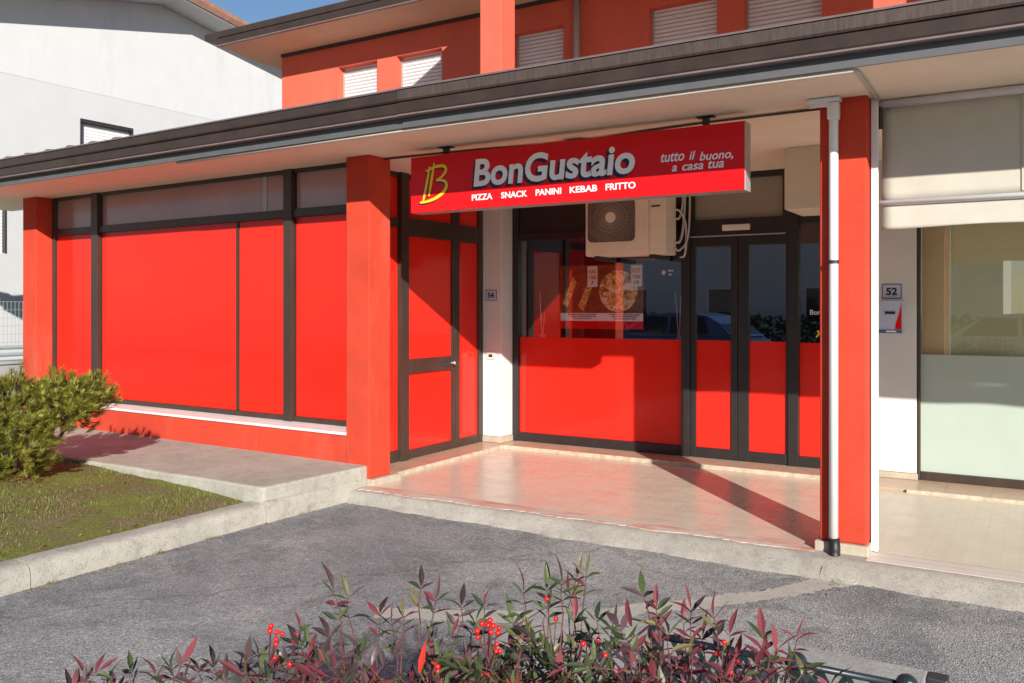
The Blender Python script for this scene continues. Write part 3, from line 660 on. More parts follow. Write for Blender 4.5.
# air conditioner
AC = thing('air_conditioner', (-3.44, 7.9, 1.99), 'cream outdoor air conditioner unit mounted over the shop window', 'air conditioner')
m = MB(); m.box(-3.86, -3.02, 7.765, 8.05, 2.0, 2.58); m.build('casing', M['cream_plastic'], AC, bevel=.015)
m = MB(); m.box(-3.855, -3.187, 7.752, 7.766, 2.005, 2.575); m.box(-3.180, -3.025, 7.754, 7.766, 2.005, 2.575)
FP = m.build('front_cover', M['cream_plastic'], AC, bevel=.006)
m = MB(); m.box(-3.16, -3.07, 7.7505, 7.7535, 2.45, 2.466); m.build('badge', M['dark_metal'], FP)
cx_, cz_ = -3.577, 2.372
def rrect(x0, x1, z0, z1, r, n=6):
    out = []
    for (cx, cz, a0) in ((x1 - r, z1 - r, 0), (x0 + r, z1 - r, 90), (x0 + r, z0 + r, 180), (x1 - r, z0 + r, 270)):
        for i in range(n + 1):
            a = R(a0 + 90 * i / n); out.append((cx + r * math.cos(a), cz + r * math.sin(a)))
    return out
m = MB(); m.extr([(x, 0, z) for x, z in rrect(-3.828, -3.326, 2.135, 2.545, .05)], (0, 7.745, 0), (0, 7.7525, 0)); m.build('fan_shade_plate', M['fan_dark'], AC)  # solid dark plate: shade behind the grille is put into its colour
m = MB()
for i in range(64):
    a = 2 * math.pi * i / 64; r1 = .26
    x2 = cx_ + r1 * math.cos(a); z2 = cz_ + r1 * math.sin(a)
    k = 1
    if abs(math.cos(a)) > 1e-6: k = min(k, (.245 / abs(r1 * math.cos(a))))
    lim = (.165 if math.sin(a) > 0 else .228)
    if abs(math.sin(a)) > 1e-6: k = min(k, lim / abs(r1 * math.sin(a)))
    m.tube([(cx_ + .05 * math.cos(a), 7.738, cz_ + .05 * math.sin(a)), (cx_ + r1 * k * math.cos(a), 7.741, cz_ + r1 * k * math.sin(a))], .0023, 5)
for rr in (.09, .13, .17): m.tube([(cx_ + rr * math.cos(2 * math.pi * i / 40), 7.7425, cz_ + .85 * rr * math.sin(2 * math.pi * i / 40)) for i in range(41)], .002, 5)
m.build('fan_grille', M['grille'], AC)
m = MB(); m.tube([(cx_, 7.730, cz_), (cx_, 7.744, cz_)], .052, 24); m.build('fan_hub', M['cream_plastic'], AC)
for x in (-3.74, -3.16): m = MB(); m.box(x - .025, x + .025, 7.76, 8.18, 1.962, 1.998); m.box(x - .02, x + .02, 8.15, 8.187, 1.9985, 2.45); m.build('wall_bracket', M['dark_metal'], AC)
m = MB(); m.tube(smooth_pts([(-3.015, 7.98, 2.44), (-2.97, 8.02, 2.42), (-2.94, 8.08, 2.30), (-2.95, 8.12, 2.10), (-2.975, 8.14, 2.00), (-3.02, 8.14, 1.99)]), .011, 8); m.build('refrigerant_pipe', M['cable'], AC, smooth=True)
m = MB(); m.tube(smooth_pts([(-3.015, 7.98, 2.36), (-2.985, 8.03, 2.36), (-2.97, 8.08, 2.5), (-2.985, 8.12, 2.73)]), .010, 8); m.build('refrigerant_pipe', M['cable'], AC, smooth=True)
m = MB(); m.tube(smooth_pts([(-3.015, 7.98, 2.12), (-2.975, 8.03, 2.14), (-2.962, 8.08, 2.3), (-2.95, 8.12, 2.73)]), .012, 8); m.build('refrigerant_pipe', M['cable'], AC, smooth=True)
m = MB(); m.tube(smooth_pts([(-3.015, 7.98, 2.07), (-2.98, 8.03, 2.05), (-2.915, 8.09, 2.2), (-2.905, 8.12, 2.73)]), .010, 8); m.build('refrigerant_pipe', M['cable'], AC, smooth=True)
m = MB(); m.box(-1.76, -1.15, 7.12, 7.73, 2.283, ZC - .001)
tag(m.build('ceiling_duct_box', M['duct'], bevel=.006), 'plain beige box hanging from the ceiling beside the glass door', 'duct box')
# number plates, intercom, letter box
def number_plate(txt, x0, x1, z0, z1, y, label):
    r = thing('number_plate', ((x0 + x1) / 2, y, z0), label, 'house number', 'house number plates')
    m = MB(); m.box(x0, x1, y - .006, y - .0005, z0, z1); m.build('plate', M['plate_blue'], r, bevel=.002)
    m = MB(); m.box(x0 + .008, x1 - .008, y - .008, y - .0065, z0 + .008, z1 - .008); m.build('plate_face', M['plate'], r)
    w_ = x1 - x0; t = text_mb(txt, x0 + w_ * .22, x1 - w_ * .22, z0 + (z1 - z0) * .27, y - .0105, zh=(z1 - z0) * .48, bold=.03); t.build('digits', M['navy'], r)
number_plate('54', -5.163, -5.02, 1.568, 1.685, 7.952, 'blue edged house number plate reading 54 on the white pier')
number_plate('52', -1.179, -1.02, 1.572, 1.70, 8.15, 'blue edged house number plate reading 52 above the letter box')
IC = thing('intercom_plate', (-5.09, 7.95, .94), 'small intercom bell plate low on the white pier beside the red door', 'doorbell')
m = MB(); m.box(-5.14, -5.04, 7.936, 7.951, .936, 1.008); m.build('plate', M['cream_plastic'], IC, bevel=.003)
m = MB(); m.box(-5.115, -5.065, 7.930, 7.9355, .957, .988); m.build('button', M['dark_metal'], IC, bevel=.002)
LB = thing('letter_box', (-1.1, 8.12, 1.27), 'grey letter box with painted red reflection mounted below plate 52', 'letter box')
m = MB(); m.box(-1.193, -1.003, 8.05, 8.149, 1.27, 1.555); m.build('box_body', M['plate'], LB, bevel=.006)
m = MB(); m.box(-1.14, -1.06, 8.044, 8.0495, 1.44, 1.462); m.build('slot', M['black'], LB)
m = MB(); m.extr([(-1.008, 0, 1.31), (-1.008, 0, 1.54), (-1.03, 0, 1.44), (-1.055, 0, 1.36), (-1.06, 0, 1.31)], (0, 8.0465, 0), (0, 8.0495, 0)); m.build('painted_reflection', M['sign_red'], LB)  # mirrored red put in as a coloured sheet on the box front
m = MB(); m.box(-1.19, -1.006, 8.0455, 8.0495, 1.276, 1.306); m.build('name_strip', M['plate_blue'], LB)
m = MB(); m.box(-1.13, -1.05, 8.0425, 8.045, 1.284, 1.298); m.build('name_card', M['white_print'], LB)
# rain pipe on the right pillar
DP = thing('rain_pipe', (-1.075, 5.56, 0), 'white rain pipe with black shoe running down the red pillar', 'downpipe')
m = MB(); m.tube([(-1.078, 5.555, .075), (-1.078, 5.555, 2.62), (-1.075, 5.555, 2.69), (-1.09, 5.555, 2.735), (-1.13, 5.555, 2.752), (-1.225, 5.555, 2.752)], .0275, 16)
m.build('pipe', M['white_plastic'], DP, smooth=True)
m = MB(); m.box(-1.235, -1.034, 5.513, 5.597, 2.748, ZC - .002); m.box(-1.112, -1.044, 5.520, 5.592, 2.64, 2.747); m.build('elbow_cover', M['white_plastic'], DP, bevel=.012)
m = MB(); m.tube([(-1.078, 5.555, 1.765), (-1.078, 5.555, 1.785)], .033, 16); m.build('pipe_clip', M['dark_metal'], DP)
m = MB(); m.tube([(-1.078, 5.555, .09), (-1.072, 5.552, .04), (-1.068, 5.53, .0), (-1.066, 5.50, -.03)], .034, 14); m.build('pipe_shoe', M['black'], DP, smooth=True)
# awning of the next shop
AW = thing('roll_awning', (.5, 5.8, 1.98), 'cream canvas roll-down awning hanging in front of the right shop', 'awning')
def cloth(z0, z1, y, name, amp):
    m = MB(); nx, nz = 60, 10; rows = []
    for i in range(nx + 1):
        x = -.838 + 3.9 * i / nx
        for k in range(nz + 1):
            z = z0 + (z1 - z0) * k / nz; t = 1 - k / nz
            yy = y + amp * math.sin(x * 4.1 + 1 + z * 3) * t + amp * .5 * math.sin(x * 11 - z * 9) * t
            rows.append((x, yy, z - (.006 * math.sin(x * 6) if k == 0 else 0)))
    m.add(rows, [(i * (nz + 1) + k, (i + 1) * (nz + 1) + k, (i + 1) * (nz + 1) + k + 1, i * (nz + 1) + k + 1) for i in range(nx) for k in range(nz)])
    o = m.build(name, M['awning'], AW, smooth=True, fix=False); md = o.modifiers.new('t', 'SOLIDIFY'); md.thickness = .003; return o
cloth(2.15, ZC - .04, 5.80, 'canvas', .0015); cloth(1.985, 2.135, 5.795, 'valance', .008)
m = MB(); m.tube([(-.85, 5.785, 2.142), (3.05, 5.785, 2.142)], .018, 12); m.build('front_bar', M['white_plastic'], AW, smooth=True)
m = MB(); m.tube([(-.85, 5.79, ZC - .028), (3.05, 5.79, ZC - .028)], .026, 12); m.build('roller', M['white_plastic'], AW, smooth=True)
for x in (-.079, .68): m = MB(); m.box(x - .012, x + .012, 5.7925, 5.7985, 2.17, ZC - .06); m.build('canvas_seam', M['awning'], AW)
m = MB(); m.box(-.888, -.848, 5.70, 5.735, .004, ZC - .002); m.build('guide_post', M['white_plastic'], AW, bevel=.004)
m = MB(); m.tube([(-.845, 5.78, 2.60), (-.845, 5.78, ZC - .01)], .012, 8); m.build('bracket', M['dark_metal'], AW)
# conduit along gutter
m = MB(); m.tube([(-6.5, 5.02, ZC - .013), (-3.89, 4.94, ZC - .013), (-.86, 4.94, ZC - .013), (-.843, 4.96, ZC - .013), (-.850, 5.72, ZC - .013)], .012, 8)
tag(m.build('conduit_pipe', M['cable'], smooth=True), 'thin cream conduit pipe running under the brown gutter to the pillar', 'conduit')
# inspection cover
IV = thing('inspection_cover', (-.99, 5.36, -.05), 'small square concrete inspection cover at the foot of the pillar', 'drain cover')
def apz(y): return -.018 + (y - 5.43) * .40
m = MB(); rr = [(x, y) for x, y in rrect(-1.085, -.915, 5.285, 5.43, .025)]
m.add([(x, y, apz(y) + .004) for x, y in rr] + [(x, y, apz(y) - .04) for x, y in rr], [list(range(len(rr)))] + [(i, (i + 1) % len(rr), len(rr) + (i + 1) % len(rr), len(rr) + i) for i in range(len(rr))]); m.build('lid', M['slab'], IV)
m = MB(); rr = [(x, y) for x, y in rrect(-1.105, -.895, 5.262, 5.452, .03)]
m.add([(x, y, apz(y) + .0015) for x, y in rr] + [(x, y, apz(y) - .04) for x, y in rr], [list(range(len(rr)))] + [(i, (i + 1) % len(rr), len(rr) + (i + 1) % len(rr), len(rr) + i) for i in range(len(rr))]); m.build('rim', M['kerb'], IV)
# poster behind the window
def food(name, stops, scale):
    m, nt, p = new_mat(name); c = ramp(nt, noise(nt, scale, 6, .7, None, 1.2), stops); nt.links.new(c, p.inputs['Base Color']); p.inputs['Roughness'].default_value = .5; return m
M['poster_wood'] = food('poster_brown', [(.3, (.07, .022, .012)), (.7, (.30, .12, .035))], 9)
M['pizza'] = food('pizza_topping', [(.36, (.10, .035, .015)), (.44, (.6, .25, .05)), (.52, (.85, .6, .22)), (.60, (.92, .88, .8))], 13)
M['bread'] = food('sandwich_bread', [(.35, (.35, .10, .02)), (.5, (.8, .42, .10)), (.62, (.9, .75, .4))], 26)
PO = thing('food_poster', (-3.92, 8.236, 1.27), 'food poster with pizza and sandwiches hung behind the shop window glass', 'poster')
yp = 8.236
m = MB(); m.box(-4.394, -3.443, yp, yp + .004, 1.27, 1.938); m.build('sheet', M['poster_wood'], PO)
m = MB(); m.box(-4.392, -3.445, yp - .002, yp - .0004, 1.272, 1.352); m.build('red_band', M['sign_red'], PO)
m = MB(); m.box(-4.392, -3.445, yp - .002, yp - .0004, 1.354, 1.436); m.build('text_band', M['white_print'], PO)
random.seed(2)
for cx in (-4.14, -3.66):
    m = MB()
    for k, z in enumerate((1.420, 1.400, 1.378)):
        x = cx - (.16 - .03 * k)
        while x < cx + .16 - .03 * k:
            l = random.uniform(.015, .04); m.box(x, x + l, yp - .004, yp - .0025, z - .005, z + .004); x += l + .008
    m.build('small_print', M['navy'], PO)
m = MB(); m.extr([(-3.72 + .215 * math.cos(2 * math.pi * i / 40), 0, 1.665 + .215 * math.sin(2 * math.pi * i / 40)) for i in range(40)], (0, yp - .003, 0), (0, yp - .0006, 0)); m.build('pizza_picture', M['pizza'], PO)
for x, z in ((-4.33, 1.60), (-4.14, 1.57)):
    m = MB(); m.extr([(x - .04, 0, z - .06), (x + .02, 0, z - .11), (x + .13, 0, z + .16), (x + .09, 0, z + .22)], (0, yp - .003, 0), (0, yp - .0006, 0))
    m.build('sandwich_picture', M['bread'], PO)
for a, b_, t in ((-4.07, -3.955, '7'), (-3.575, -3.455, '13')):
    m = MB(); m.box(a, b_, yp - .0055, yp - .0035, 1.71, 1.928); PT = m.build('price_tag', M['white_print'], PO)
    c_ = (a + b_) / 2; w_ = .015 if t == '7' else .024; text_mb(t, c_ - w_, c_ + w_, 1.735, yp - .0075, zh=.035, bold=.03).build('price_lettering', M['navy'], PT)
for a, b_, z, z2 in ((-4.055, -3.97, 1.79, 1.83), (-4.055, -3.97, 1.85, 1.885), (-3.56, -3.47, 1.79, 1.83), (-3.56, -3.47, 1.85, 1.895)): m = MB(); m.box(a, b_, yp - .0075, yp - .0058, z, z2); m.build('tag_picture', M['bread'], PO)
# window stickers and decorative reeds behind the glass
m = MB(); m.box(-3.26, -3.10, yp, yp + .002, 1.80, 1.88)
k0 = m.build('payment_sticker', M['dark_metal']); tag(k0, 'small black sticker with white spots stuck on the shop window', 'sticker')
m = MB(); m.extr([(-3.225 + .022 * math.cos(R(a)), 0, 1.845 + .022 * math.sin(R(a))) for a in range(0, 360, 24)], (0, yp - .002, 0), (0, yp - .0004, 0)); m.box(-3.18, -3.12, yp - .002, yp - .0004, 1.855, 1.87); m.box(-3.17, -3.14, yp - .002, yp - .0004, 1.815, 1.83)
k1 = m.build('printed_marks', M['white_print']); k1.parent = k0; k1.matrix_parent_inverse = Matrix.Translation(-k0.location)
def vase(x, y, label, n, seed):
    random.seed(seed)
    r = thing('reed_vase', (x, y, 1.0), label, 'vase', 'reed vases inside the shop window')
    m = MB(); m.tube([(x, y, .99), (x, y, 1.02), (x, y, 1.12), (x, y, 1.2)], .045, 12, 0, .03); m.build('vase_body', M['grey_metal'], r, smooth=True)
    m = MB()
    for i in range(n): m.tube([(x, y, 1.1), (x + random.uniform(-.06, .06), y + random.uniform(-.03, .03), random.uniform(1.4, 1.75))], .006, 5, 0, .003)
    m.build('reeds', M['cream_plastic'], r)
vase(-4.72, 8.42, 'slim grey vase of pale reeds at the left end of the shop window', 3, 1)
vase(-3.13, 8.42, 'slim grey vase of pale reeds behind the sticker in the shop window', 4, 2)
m = MB(); m.box(-4.88, -3.03, 8.34, 8.56, .035, .985); tag(m.build('display_shelf', M['room']), 'dark display shelf standing behind the shop window glass', 'shelf')

# ------------------------------------------------------------------ foreground planter bed, kerb and lattice fence
bd = MB(); bd.box(-2.15, -.36, .55, 3.145, ZG - .05, ZG + .05); struct(bd.build('planter_soil', M['soil'], origin=(-1.5, 2, ZG)))
pk = MB(); pk.box(-2.2, -1.62, 3.15, 4.05, ZG - .05, ZG + .03); pk.box(-1.612, -.40, 3.15, 4.06, ZG - .05, ZG + .055)
struct(pk.build('planter_kerb', M['old_kerb'], origin=(-1.5, 4, ZG), bevel=.012))
LF = thing('lattice_fence', (-.8, 2.98, ZG + .05), 'low dark teal lattice fence with rounded rail in the planter bed', 'fence')
ya = 2.975; zt = .30
for z in (zt, .0): m = MB(); m.tube([(-1.22, ya + .014, z), (-.36, ya + .03, z)], .012, 10); m.build('rail', M['lattice'], LF, smooth=True)
m = MB(); p = .085; x = -1.22
while x < -.40:
    for sgn in (1, -1):
        a = x if sgn > 0 else x + p * 2; b_ = x + p * 2 if sgn > 0 else x
        yy = ya + (x + 2.0) * .018 + (.003 if sgn > 0 else -.003)
        dx = .011
        m.extr([(a - dx, yy, .005), (a + dx, yy, .005), (b_ + dx, yy, zt - .005), (b_ - dx, yy, zt - .005)], (0, -.002, 0), (0, .002, 0))
    x += p
m.build('lattice_panel', M['lattice'], LF)
for x in (-.70, -.36, -1.2):
    m = MB(); m.box(x - .02, x + .02, ya + .006, ya + .046, ZG + .04, zt + .012); m.ball((x, ya + .02, zt + .010), .034, 0, 14, 10, (1, 1, .9)); m.build('post', M['lattice'], LF, bevel=.004)
m = MB(); m.tube([(-.282, 3.10, ZG), (-.282, 3.10, .27)], .022, 12); m.box(-.315, -.25, 3.07, 3.13, .26, .315)
tag(m.build('bollard_post', M['dark_metal'], bevel=.006), 'short dark post with square cap beyond the end of the lattice fence', 'post')

# ------------------------------------------------------------------ nandina bushes in the foreground
CR = Vector((math.cos(R(31.27)), math.sin(R(31.27)), 0)); CF = Vector((-math.sin(R(31.27)), math.cos(R(31.27)), 0))
def leaflet(mb, base, dirv, L, wd, mi, nrm=None):
    d = dirv.normalized(); up = nrm if nrm else Vector((random.uniform(-.6, .6), random.uniform(-.6, .6), 1)).normalized()
    side = d.cross(up)
    if side.length < .05: side = d.orthogonal()
    side.normalize(); up = side.cross(d).normalized(); curl = random.uniform(-.30, .14) * L
    fold = random.uniform(.15, .6)
    prof = [(0, .04), (.18, .55), (.42, 1.0), (.66, .78), (.86, .34), (1, 0)]
    vs = []
    for t, k in prof:
        c = base + d * (L * t) + up * (curl * t * t * 2)
        h = wd * k * .5
        vs += [c + side * h + up * h * fold, c, c - side * h + up * h * fold]
    fs = []
    for i in range(len(prof) - 1):
        a = i * 3; fs += [(a, a + 1, a + 4, a + 3), (a + 1, a + 2, a + 5, a + 4)]
    mb.add(vs, fs, mi)
def frond(lv, stm, root, tip, pal, L):
    """a compound leaf: rachis from root to tip with paired leaflets and a terminal trio"""
    d = tip - root; ln = d.length; d.normalize(); mid = root + d * ln * .5 + Vector((random.uniform(-.01, .01), random.uniform(-.01, .01), .006))
    stm.tube([root, mid, tip], .0013, 4, 0, .0007, False)
    side = d.cross(Vector((CF.x, CF.y, 0))).normalized()
    if side.length < .1: side = CR
    def pick(): return random.choices(range(len(pal)), pal)[0]
    leaflet(lv, tip, d + Vector((random.uniform(-.15, .15), random.uniform(-.15, .15), random.uniform(-.1, .15))), L * random.uniform(.95, 1.25), L * random.uniform(.24, .31), pick())
    for sg in (1, -1):
        if random.random() < .93: leaflet(lv, tip - d * .004, d * .75 + side * sg * random.uniform(.55, .95) + CF * random.uniform(-.5, .5), L * random.uniform(.7, 1.0), L * random.uniform(.23, .30), pick())
    t = .70
    while t > .2 and ln * t > .02:
        for sg in (1, -1):
            if random.random() < .85:
                b_ = root + d * ln * t; leaflet(lv, b_, d * .55 + side * sg * random.uniform(.7, 1.1) + CF * random.uniform(-.7, .7) + Vector((0, 0, random.uniform(-.2, .25))), L * random.uniform(.6, .95), L * random.uniform(.22, .30), pick())
        t -= .28
LEAFM = [M['leaf_purple'], M['leaf_red'], M['leaf_green'], M['leaf_olive'], M['leaf_bright']]
def cam_pt(r, d, z): return Vector((CR.x * r + CF.x * d, CR.y * r + CF.y * d, z))
def nandina(name, label, r0, d0, tips, pal, L, clusters, fill, seed, reds=()):
    random.seed(seed)
    base = cam_pt(r0, d0, ZG + .05); rt = thing(name, base, label, 'shrub', 'berry shrubs along the front bed')
    lv, stm = MB(), MB()
    for (r, d, z) in tips:
        tip = cam_pt(r, d, z); ln = random.uniform(.05, .085); lean = (tip - cam_pt(r0 + (r - r0) * .6, d, z - .35)).normalized()
        root = tip - (lean + Vector((random.uniform(-.2, .2), random.uniform(-.2, .2), 0))).normalized() * ln
        frond(lv, stm, root, tip, pal, L)
        low = cam_pt(r0 + (r - r0) * .75, d0 + (d - d0) * .8, z - .28)
        if random.random() < .4: stm.tube([cam_pt(r0 + (r - r0) * .25, d0, .0), low + CR * random.uniform(-.04, .04), root], .0032, 5, 0, .0013, False)
        else: stm.tube([low.lerp(root, .45) + CR * random.uniform(-.06, .06) - CF * random.uniform(0, .05), low.lerp(root, .8), root], .0016, 5, 0, .0012, False)
        for k in range(random.randint(1, 3)):      # lower fronds along the stem
            q = low.lerp(root, random.uniform(-.1, .72)); a = random.uniform(0, 6.28)
            frond(lv, stm, q, q + Vector((math.cos(a) * .06, math.sin(a) * .06, random.uniform(.01, .06))), pal, L * random.uniform(.8, 1.05))
    for _ in range(fill[4]):
        r = random.uniform(fill[0], fill[1]); d = d0 + random.uniform(-.25, .3); z = 1.5 - (1.5 - random.uniform(fill[2], fill[3])) * d / 1.55; q = cam_pt(r, d, z); a = random.uniform(0, 6.28)
        frond(lv, stm, q, q + Vector((math.cos(a) * .06, math.sin(a) * .06, random.uniform(.0, .07))), pal, L * random.uniform(.75, 1.1))
        stm.tube([q, cam_pt(r0 + (r - r0) * .6, d0 + .0, z - .3)], .0018, 4, 0, .003, False)
    for (r, d, z, dr, dz) in reds:
        leaflet(lv, cam_pt(r, d, z), cam_pt(dr, 0, dz), .05, .011, 4, -CF)
    stm.build('stems', M['stem'], rt, fix=False)
    lv.build('leaves', LEAFM, rt, fix=False)
    for cl in clusters:
        bm_ = MB(); c0 = Vector(cam_pt(*cl[0])); 
        stalk = c0 + Vector((random.uniform(-.02, .02), 0, -.07))
        for c in cl:
            p_ = cam_pt(*c); bm_.ball(p_, random.uniform(.0042, .0050), 0, 10, 8); bm_.tube([p_, p_.lerp(stalk, .4), stalk], .0007, 4, 1, .0011, False)
        bm_.build('berry_cluster', [M['berry'], M['stem']], rt, smooth=True)
#NANDINA#
nandina('berry_shrub', 'sparse dusky purple shrub at bottom left with a loose sprig of red berries', -0.55, 1.6, [(-0.759, 1.547, 0.837), (-0.769, 1.521, 0.829), (-0.735, 1.579, 0.805), (-0.628, 1.531, 0.851), (-0.591, 1.513, 0.872), (-0.57, 1.58, 0.839), (-0.579, 1.684, 0.805), (-0.546, 1.66, 0.788), (-0.621, 1.653, 0.784), (-0.47, 1.544, 0.875), (-0.469, 1.607, 0.855), (-0.447, 1.555, 0.855), (-0.48, 1.535, 0.849)], [6, 1.5, 3, 0.6, 0], 0.042, [[(-0.417, 1.506, 0.948), (-0.416, 1.496, 0.943), (-0.406, 1.501, 0.939), (-0.399, 1.51, 0.933), (-0.404, 1.49, 0.931), (-0.404, 1.489, 0.923)], [(-0.378, 1.513, 0.929), (-0.382, 1.526, 0.914)], [(-0.404, 1.483, 0.902), (-0.398, 1.474, 0.902), (-0.377, 1.476, 0.894), (-0.364, 1.472, 0.887)]], (-0.805, -0.378, 0.72, 0.809, 26), 51, [])
nandina('berry_shrub', 'purple leaved shrub with one scarlet upright leaf in the front bed', -0.22, 1.55, [(-0.303, 1.474, 1.02), (-0.283, 1.499, 0.999), (-0.405, 1.663, 0.882), (-0.249, 1.641, 0.921), (-0.226, 1.636, 0.904), (-0.383, 1.634, 0.86), (-0.156, 1.494, 1.019), (-0.133, 1.521, 0.988), (-0.093, 1.594, 0.952), (-0.067, 1.618, 0.914), (-0.053, 1.647, 0.934), (-0.205, 1.652, 0.913), (-0.308, 1.47, 0.944), (-0.305, 1.589, 0.862), (-0.419, 1.604, 0.829), (-0.349, 1.566, 0.857)], [5, 3, 2.2, 0.6, 0.03], 0.042, [[(-0.126, 1.403, 0.928), (-0.12, 1.408, 0.918), (-0.119, 1.395, 0.916)]], (-0.431, -0.102, 0.711, 0.832, 80), 52, [(-0.152, 1.42, 0.901, 0.2, 1)])
nandina('berry_shrub', 'green leaved shrub with a dense bunch of red berries in the front bed', 0.05, 1.52, [(0.019, 1.486, 1.012), (0.062, 1.545, 0.999), (0.084, 1.468, 1.033), (0.12, 1.637, 0.988), (0.138, 1.623, 0.998), (0.104, 1.56, 0.982), (0.002, 1.51, 0.953), (0.068, 1.632, 0.935), (0.153, 1.564, 0.937), (0.187, 1.626, 0.902), (0.034, 1.62, 0.888), (0.112, 1.552, 0.94), (0.137, 1.533, 0.917)], [1.6, 1.4, 5.5, 1.6, 0], 0.042, [[(-0.036, 1.419, 0.989), (-0.049, 1.409, 0.987), (-0.039, 1.425, 0.979), (-0.031, 1.43, 0.976), (-0.021, 1.431, 0.972), (-0.057, 1.426, 0.969), (-0.056, 1.431, 0.957), (-0.034, 1.408, 0.974), (-0.023, 1.415, 0.97)], [(-0.038, 1.431, 0.947), (-0.025, 1.427, 0.947), (-0.026, 1.418, 0.939), (-0.02, 1.431, 0.934)], [(-0.05, 1.393, 0.913), (-0.04, 1.399, 0.907)], [(0.003, 1.371, 0.914), (-0.003, 1.377, 0.905), (0.01, 1.391, 0.897)], [(0.199, 1.446, 0.958)], [(0.115, 1.408, 0.955), (0.151, 1.409, 0.936), (0.14, 1.412, 0.96)], [(0.076, 1.507, 0.96), (0.06, 1.497, 0.998)]], (-0.128, 0.228, 0.702, 0.857, 125), 53, [])
nandina('berry_shrub', 'wine red leaved shrub at the right end beside the lattice fence', 0.27, 1.48, [(0.231, 1.532, 0.993), (0.249, 1.495, 0.983), (0.198, 1.435, 0.97), (0.302, 1.467, 0.989), (0.312, 1.579, 0.928), (0.253, 1.41, 0.97), (0.327, 1.41, 0.998), (0.336, 1.538, 0.915), (0.376, 1.462, 0.912), (0.258, 1.518, 0.917), (0.493, 1.504, 0.926), (0.468, 1.475, 0.888), (0.465, 1.619, 0.85), (0.433, 1.443, 0.911), (0.545, 1.491, 0.847), (0.354, 1.445, 0.896), (0.244, 1.539, 0.883), (0.391, 1.461, 0.867), (0.302, 1.478, 0.907)], [1.6, 6, 1, 0.8, 0.03], 0.044, [[(0.345, 1.415, 0.955)], [(0.332, 1.41, 0.937), (0.37, 1.432, 0.918), (0.357, 1.418, 0.905), (0.351, 1.413, 0.891)]], (0.192, 0.415, 0.702, 0.85, 46), 54, [])
#NANDINA_END#

# ------------------------------------------------------------------ mugo pine at left
def pine():
    random.seed(21); cx, cy = -7.02, 3.89
    rt = thing('mugo_pine', (cx, cy, .1), 'low bushy green mugo pine spreading over grass beside the pavement', 'pine shrub')
    nd, br = MB(), MB(); base = Vector((cx, cy, .08))
    lobes = [(-.50, 0, .58, .50, .45, .42, 120), (-.02, -.08, .62, .42, .40, .38, 130), (.43, .0, .74, .33, .33, .23, 95), (.15, .3, .66, .4, .35, .3, 60),
             (-.25, -.38, .36, .42, .25, .27, 80), (.16, -.26, .42, .30, .25, .20, 55), (-1.0, .05, .5, .5, .5, .42, 90), (.58, .05, .80, .18, .2, .16, 30), (-.35, -.2, .5, .5, .35, .35, 60), (.1, -.15, .3, .3, .2, .2, 40), (.30, -.05, .58, .25, .25, .12, 30)]
    hubs = []
    for (r, d, z, a, b_, c, n) in lobes:
        ctr = Vector((cx, cy, 0)) + CR * r + CF * d + Vector((0, 0, z)); hubs.append(ctr)
        br.tube([base + CR * random.uniform(-.08, .08), base.lerp(ctr, .5) + Vector((0, 0, -.06)), ctr], .022, 6, 0, .008)
        for _ in range(int(n * 2.6)):
            while True:
                v = Vector((random.gauss(0, 1), random.gauss(0, 1), random.gauss(.35, 1))).normalized()
                if v.z > -.55: break
            k = random.uniform(.72, 1.05) * (1 + .2 * math.sin(v.x * 9 + v.y * 7 + r * 5) )
            p_ = ctr + CR * (v.x * a * k) + CF * (v.y * b_ * k) + Vector((0, 0, v.z * c * k))
            ax = (CR * v.x + CF * v.y + Vector((0, 0, v.z * .6 + .75)) + Vector((random.uniform(-.3, .3), random.uniform(-.3, .3), 0))).normalized()
            br.tube([ctr.lerp(p_, .6), ctr.lerp(p_, .8) + Vector((0, 0, -.02)), p_], .005, 4, 0, .003, False)
            tuft(nd, p_, ax, random.randint(46, 66), random.uniform(.046, .068))
    br.build('branches', M['bark'], rt); nd.build('needles', M['needle'], rt, fix=False)
def tuft(mb, p_, ax, n, L):
    u = ax.orthogonal().normalized(); v = ax.cross(u); sl_ = L * 1.5
    for i in range(n):
        t = random.random(); a = random.uniform(0, 6.28); o = p_ - ax * sl_ * (1 - t) ; rad = u * math.cos(a) + v * math.sin(a)
        d = (ax * random.uniform(.55, 1.1) + rad * random.uniform(.5, 1.0)).normalized(); l = L * random.uniform(.75, 1.1); s_ = d.cross(rad).normalized() * .0017
        if s_.length < 1e-5: continue
        mb.add([o - s_, o + s_, o + d * l * .7 + s_ * .8, o + d * l, o + d * l * .7 - s_ * .8], [(0, 1, 2, 3, 4)])
pine()
dn_ = MB(); random.seed(31)
for _ in range(4200):
    a = random.uniform(0, 6.28); q = abs(random.gauss(0, .5)); x = -6.95 + CR.x * (math.cos(a) * q) - .1; y = 3.80 + .3 * math.sin(a) * q - .05
    if y > 4.5: continue
    z = lawn_z(x, y) + random.uniform(0, .03) + .09 * math.exp(-q * q * 5) * random.random(); b_ = random.uniform(0, 6.28); l = random.uniform(.02, .045)
    dn_.add([(x, y, z), (x + .003, y + .003, z), (x + math.cos(b_) * l, y + math.sin(b_) * l, z + random.uniform(-.005, .015))], [(0, 1, 2)])
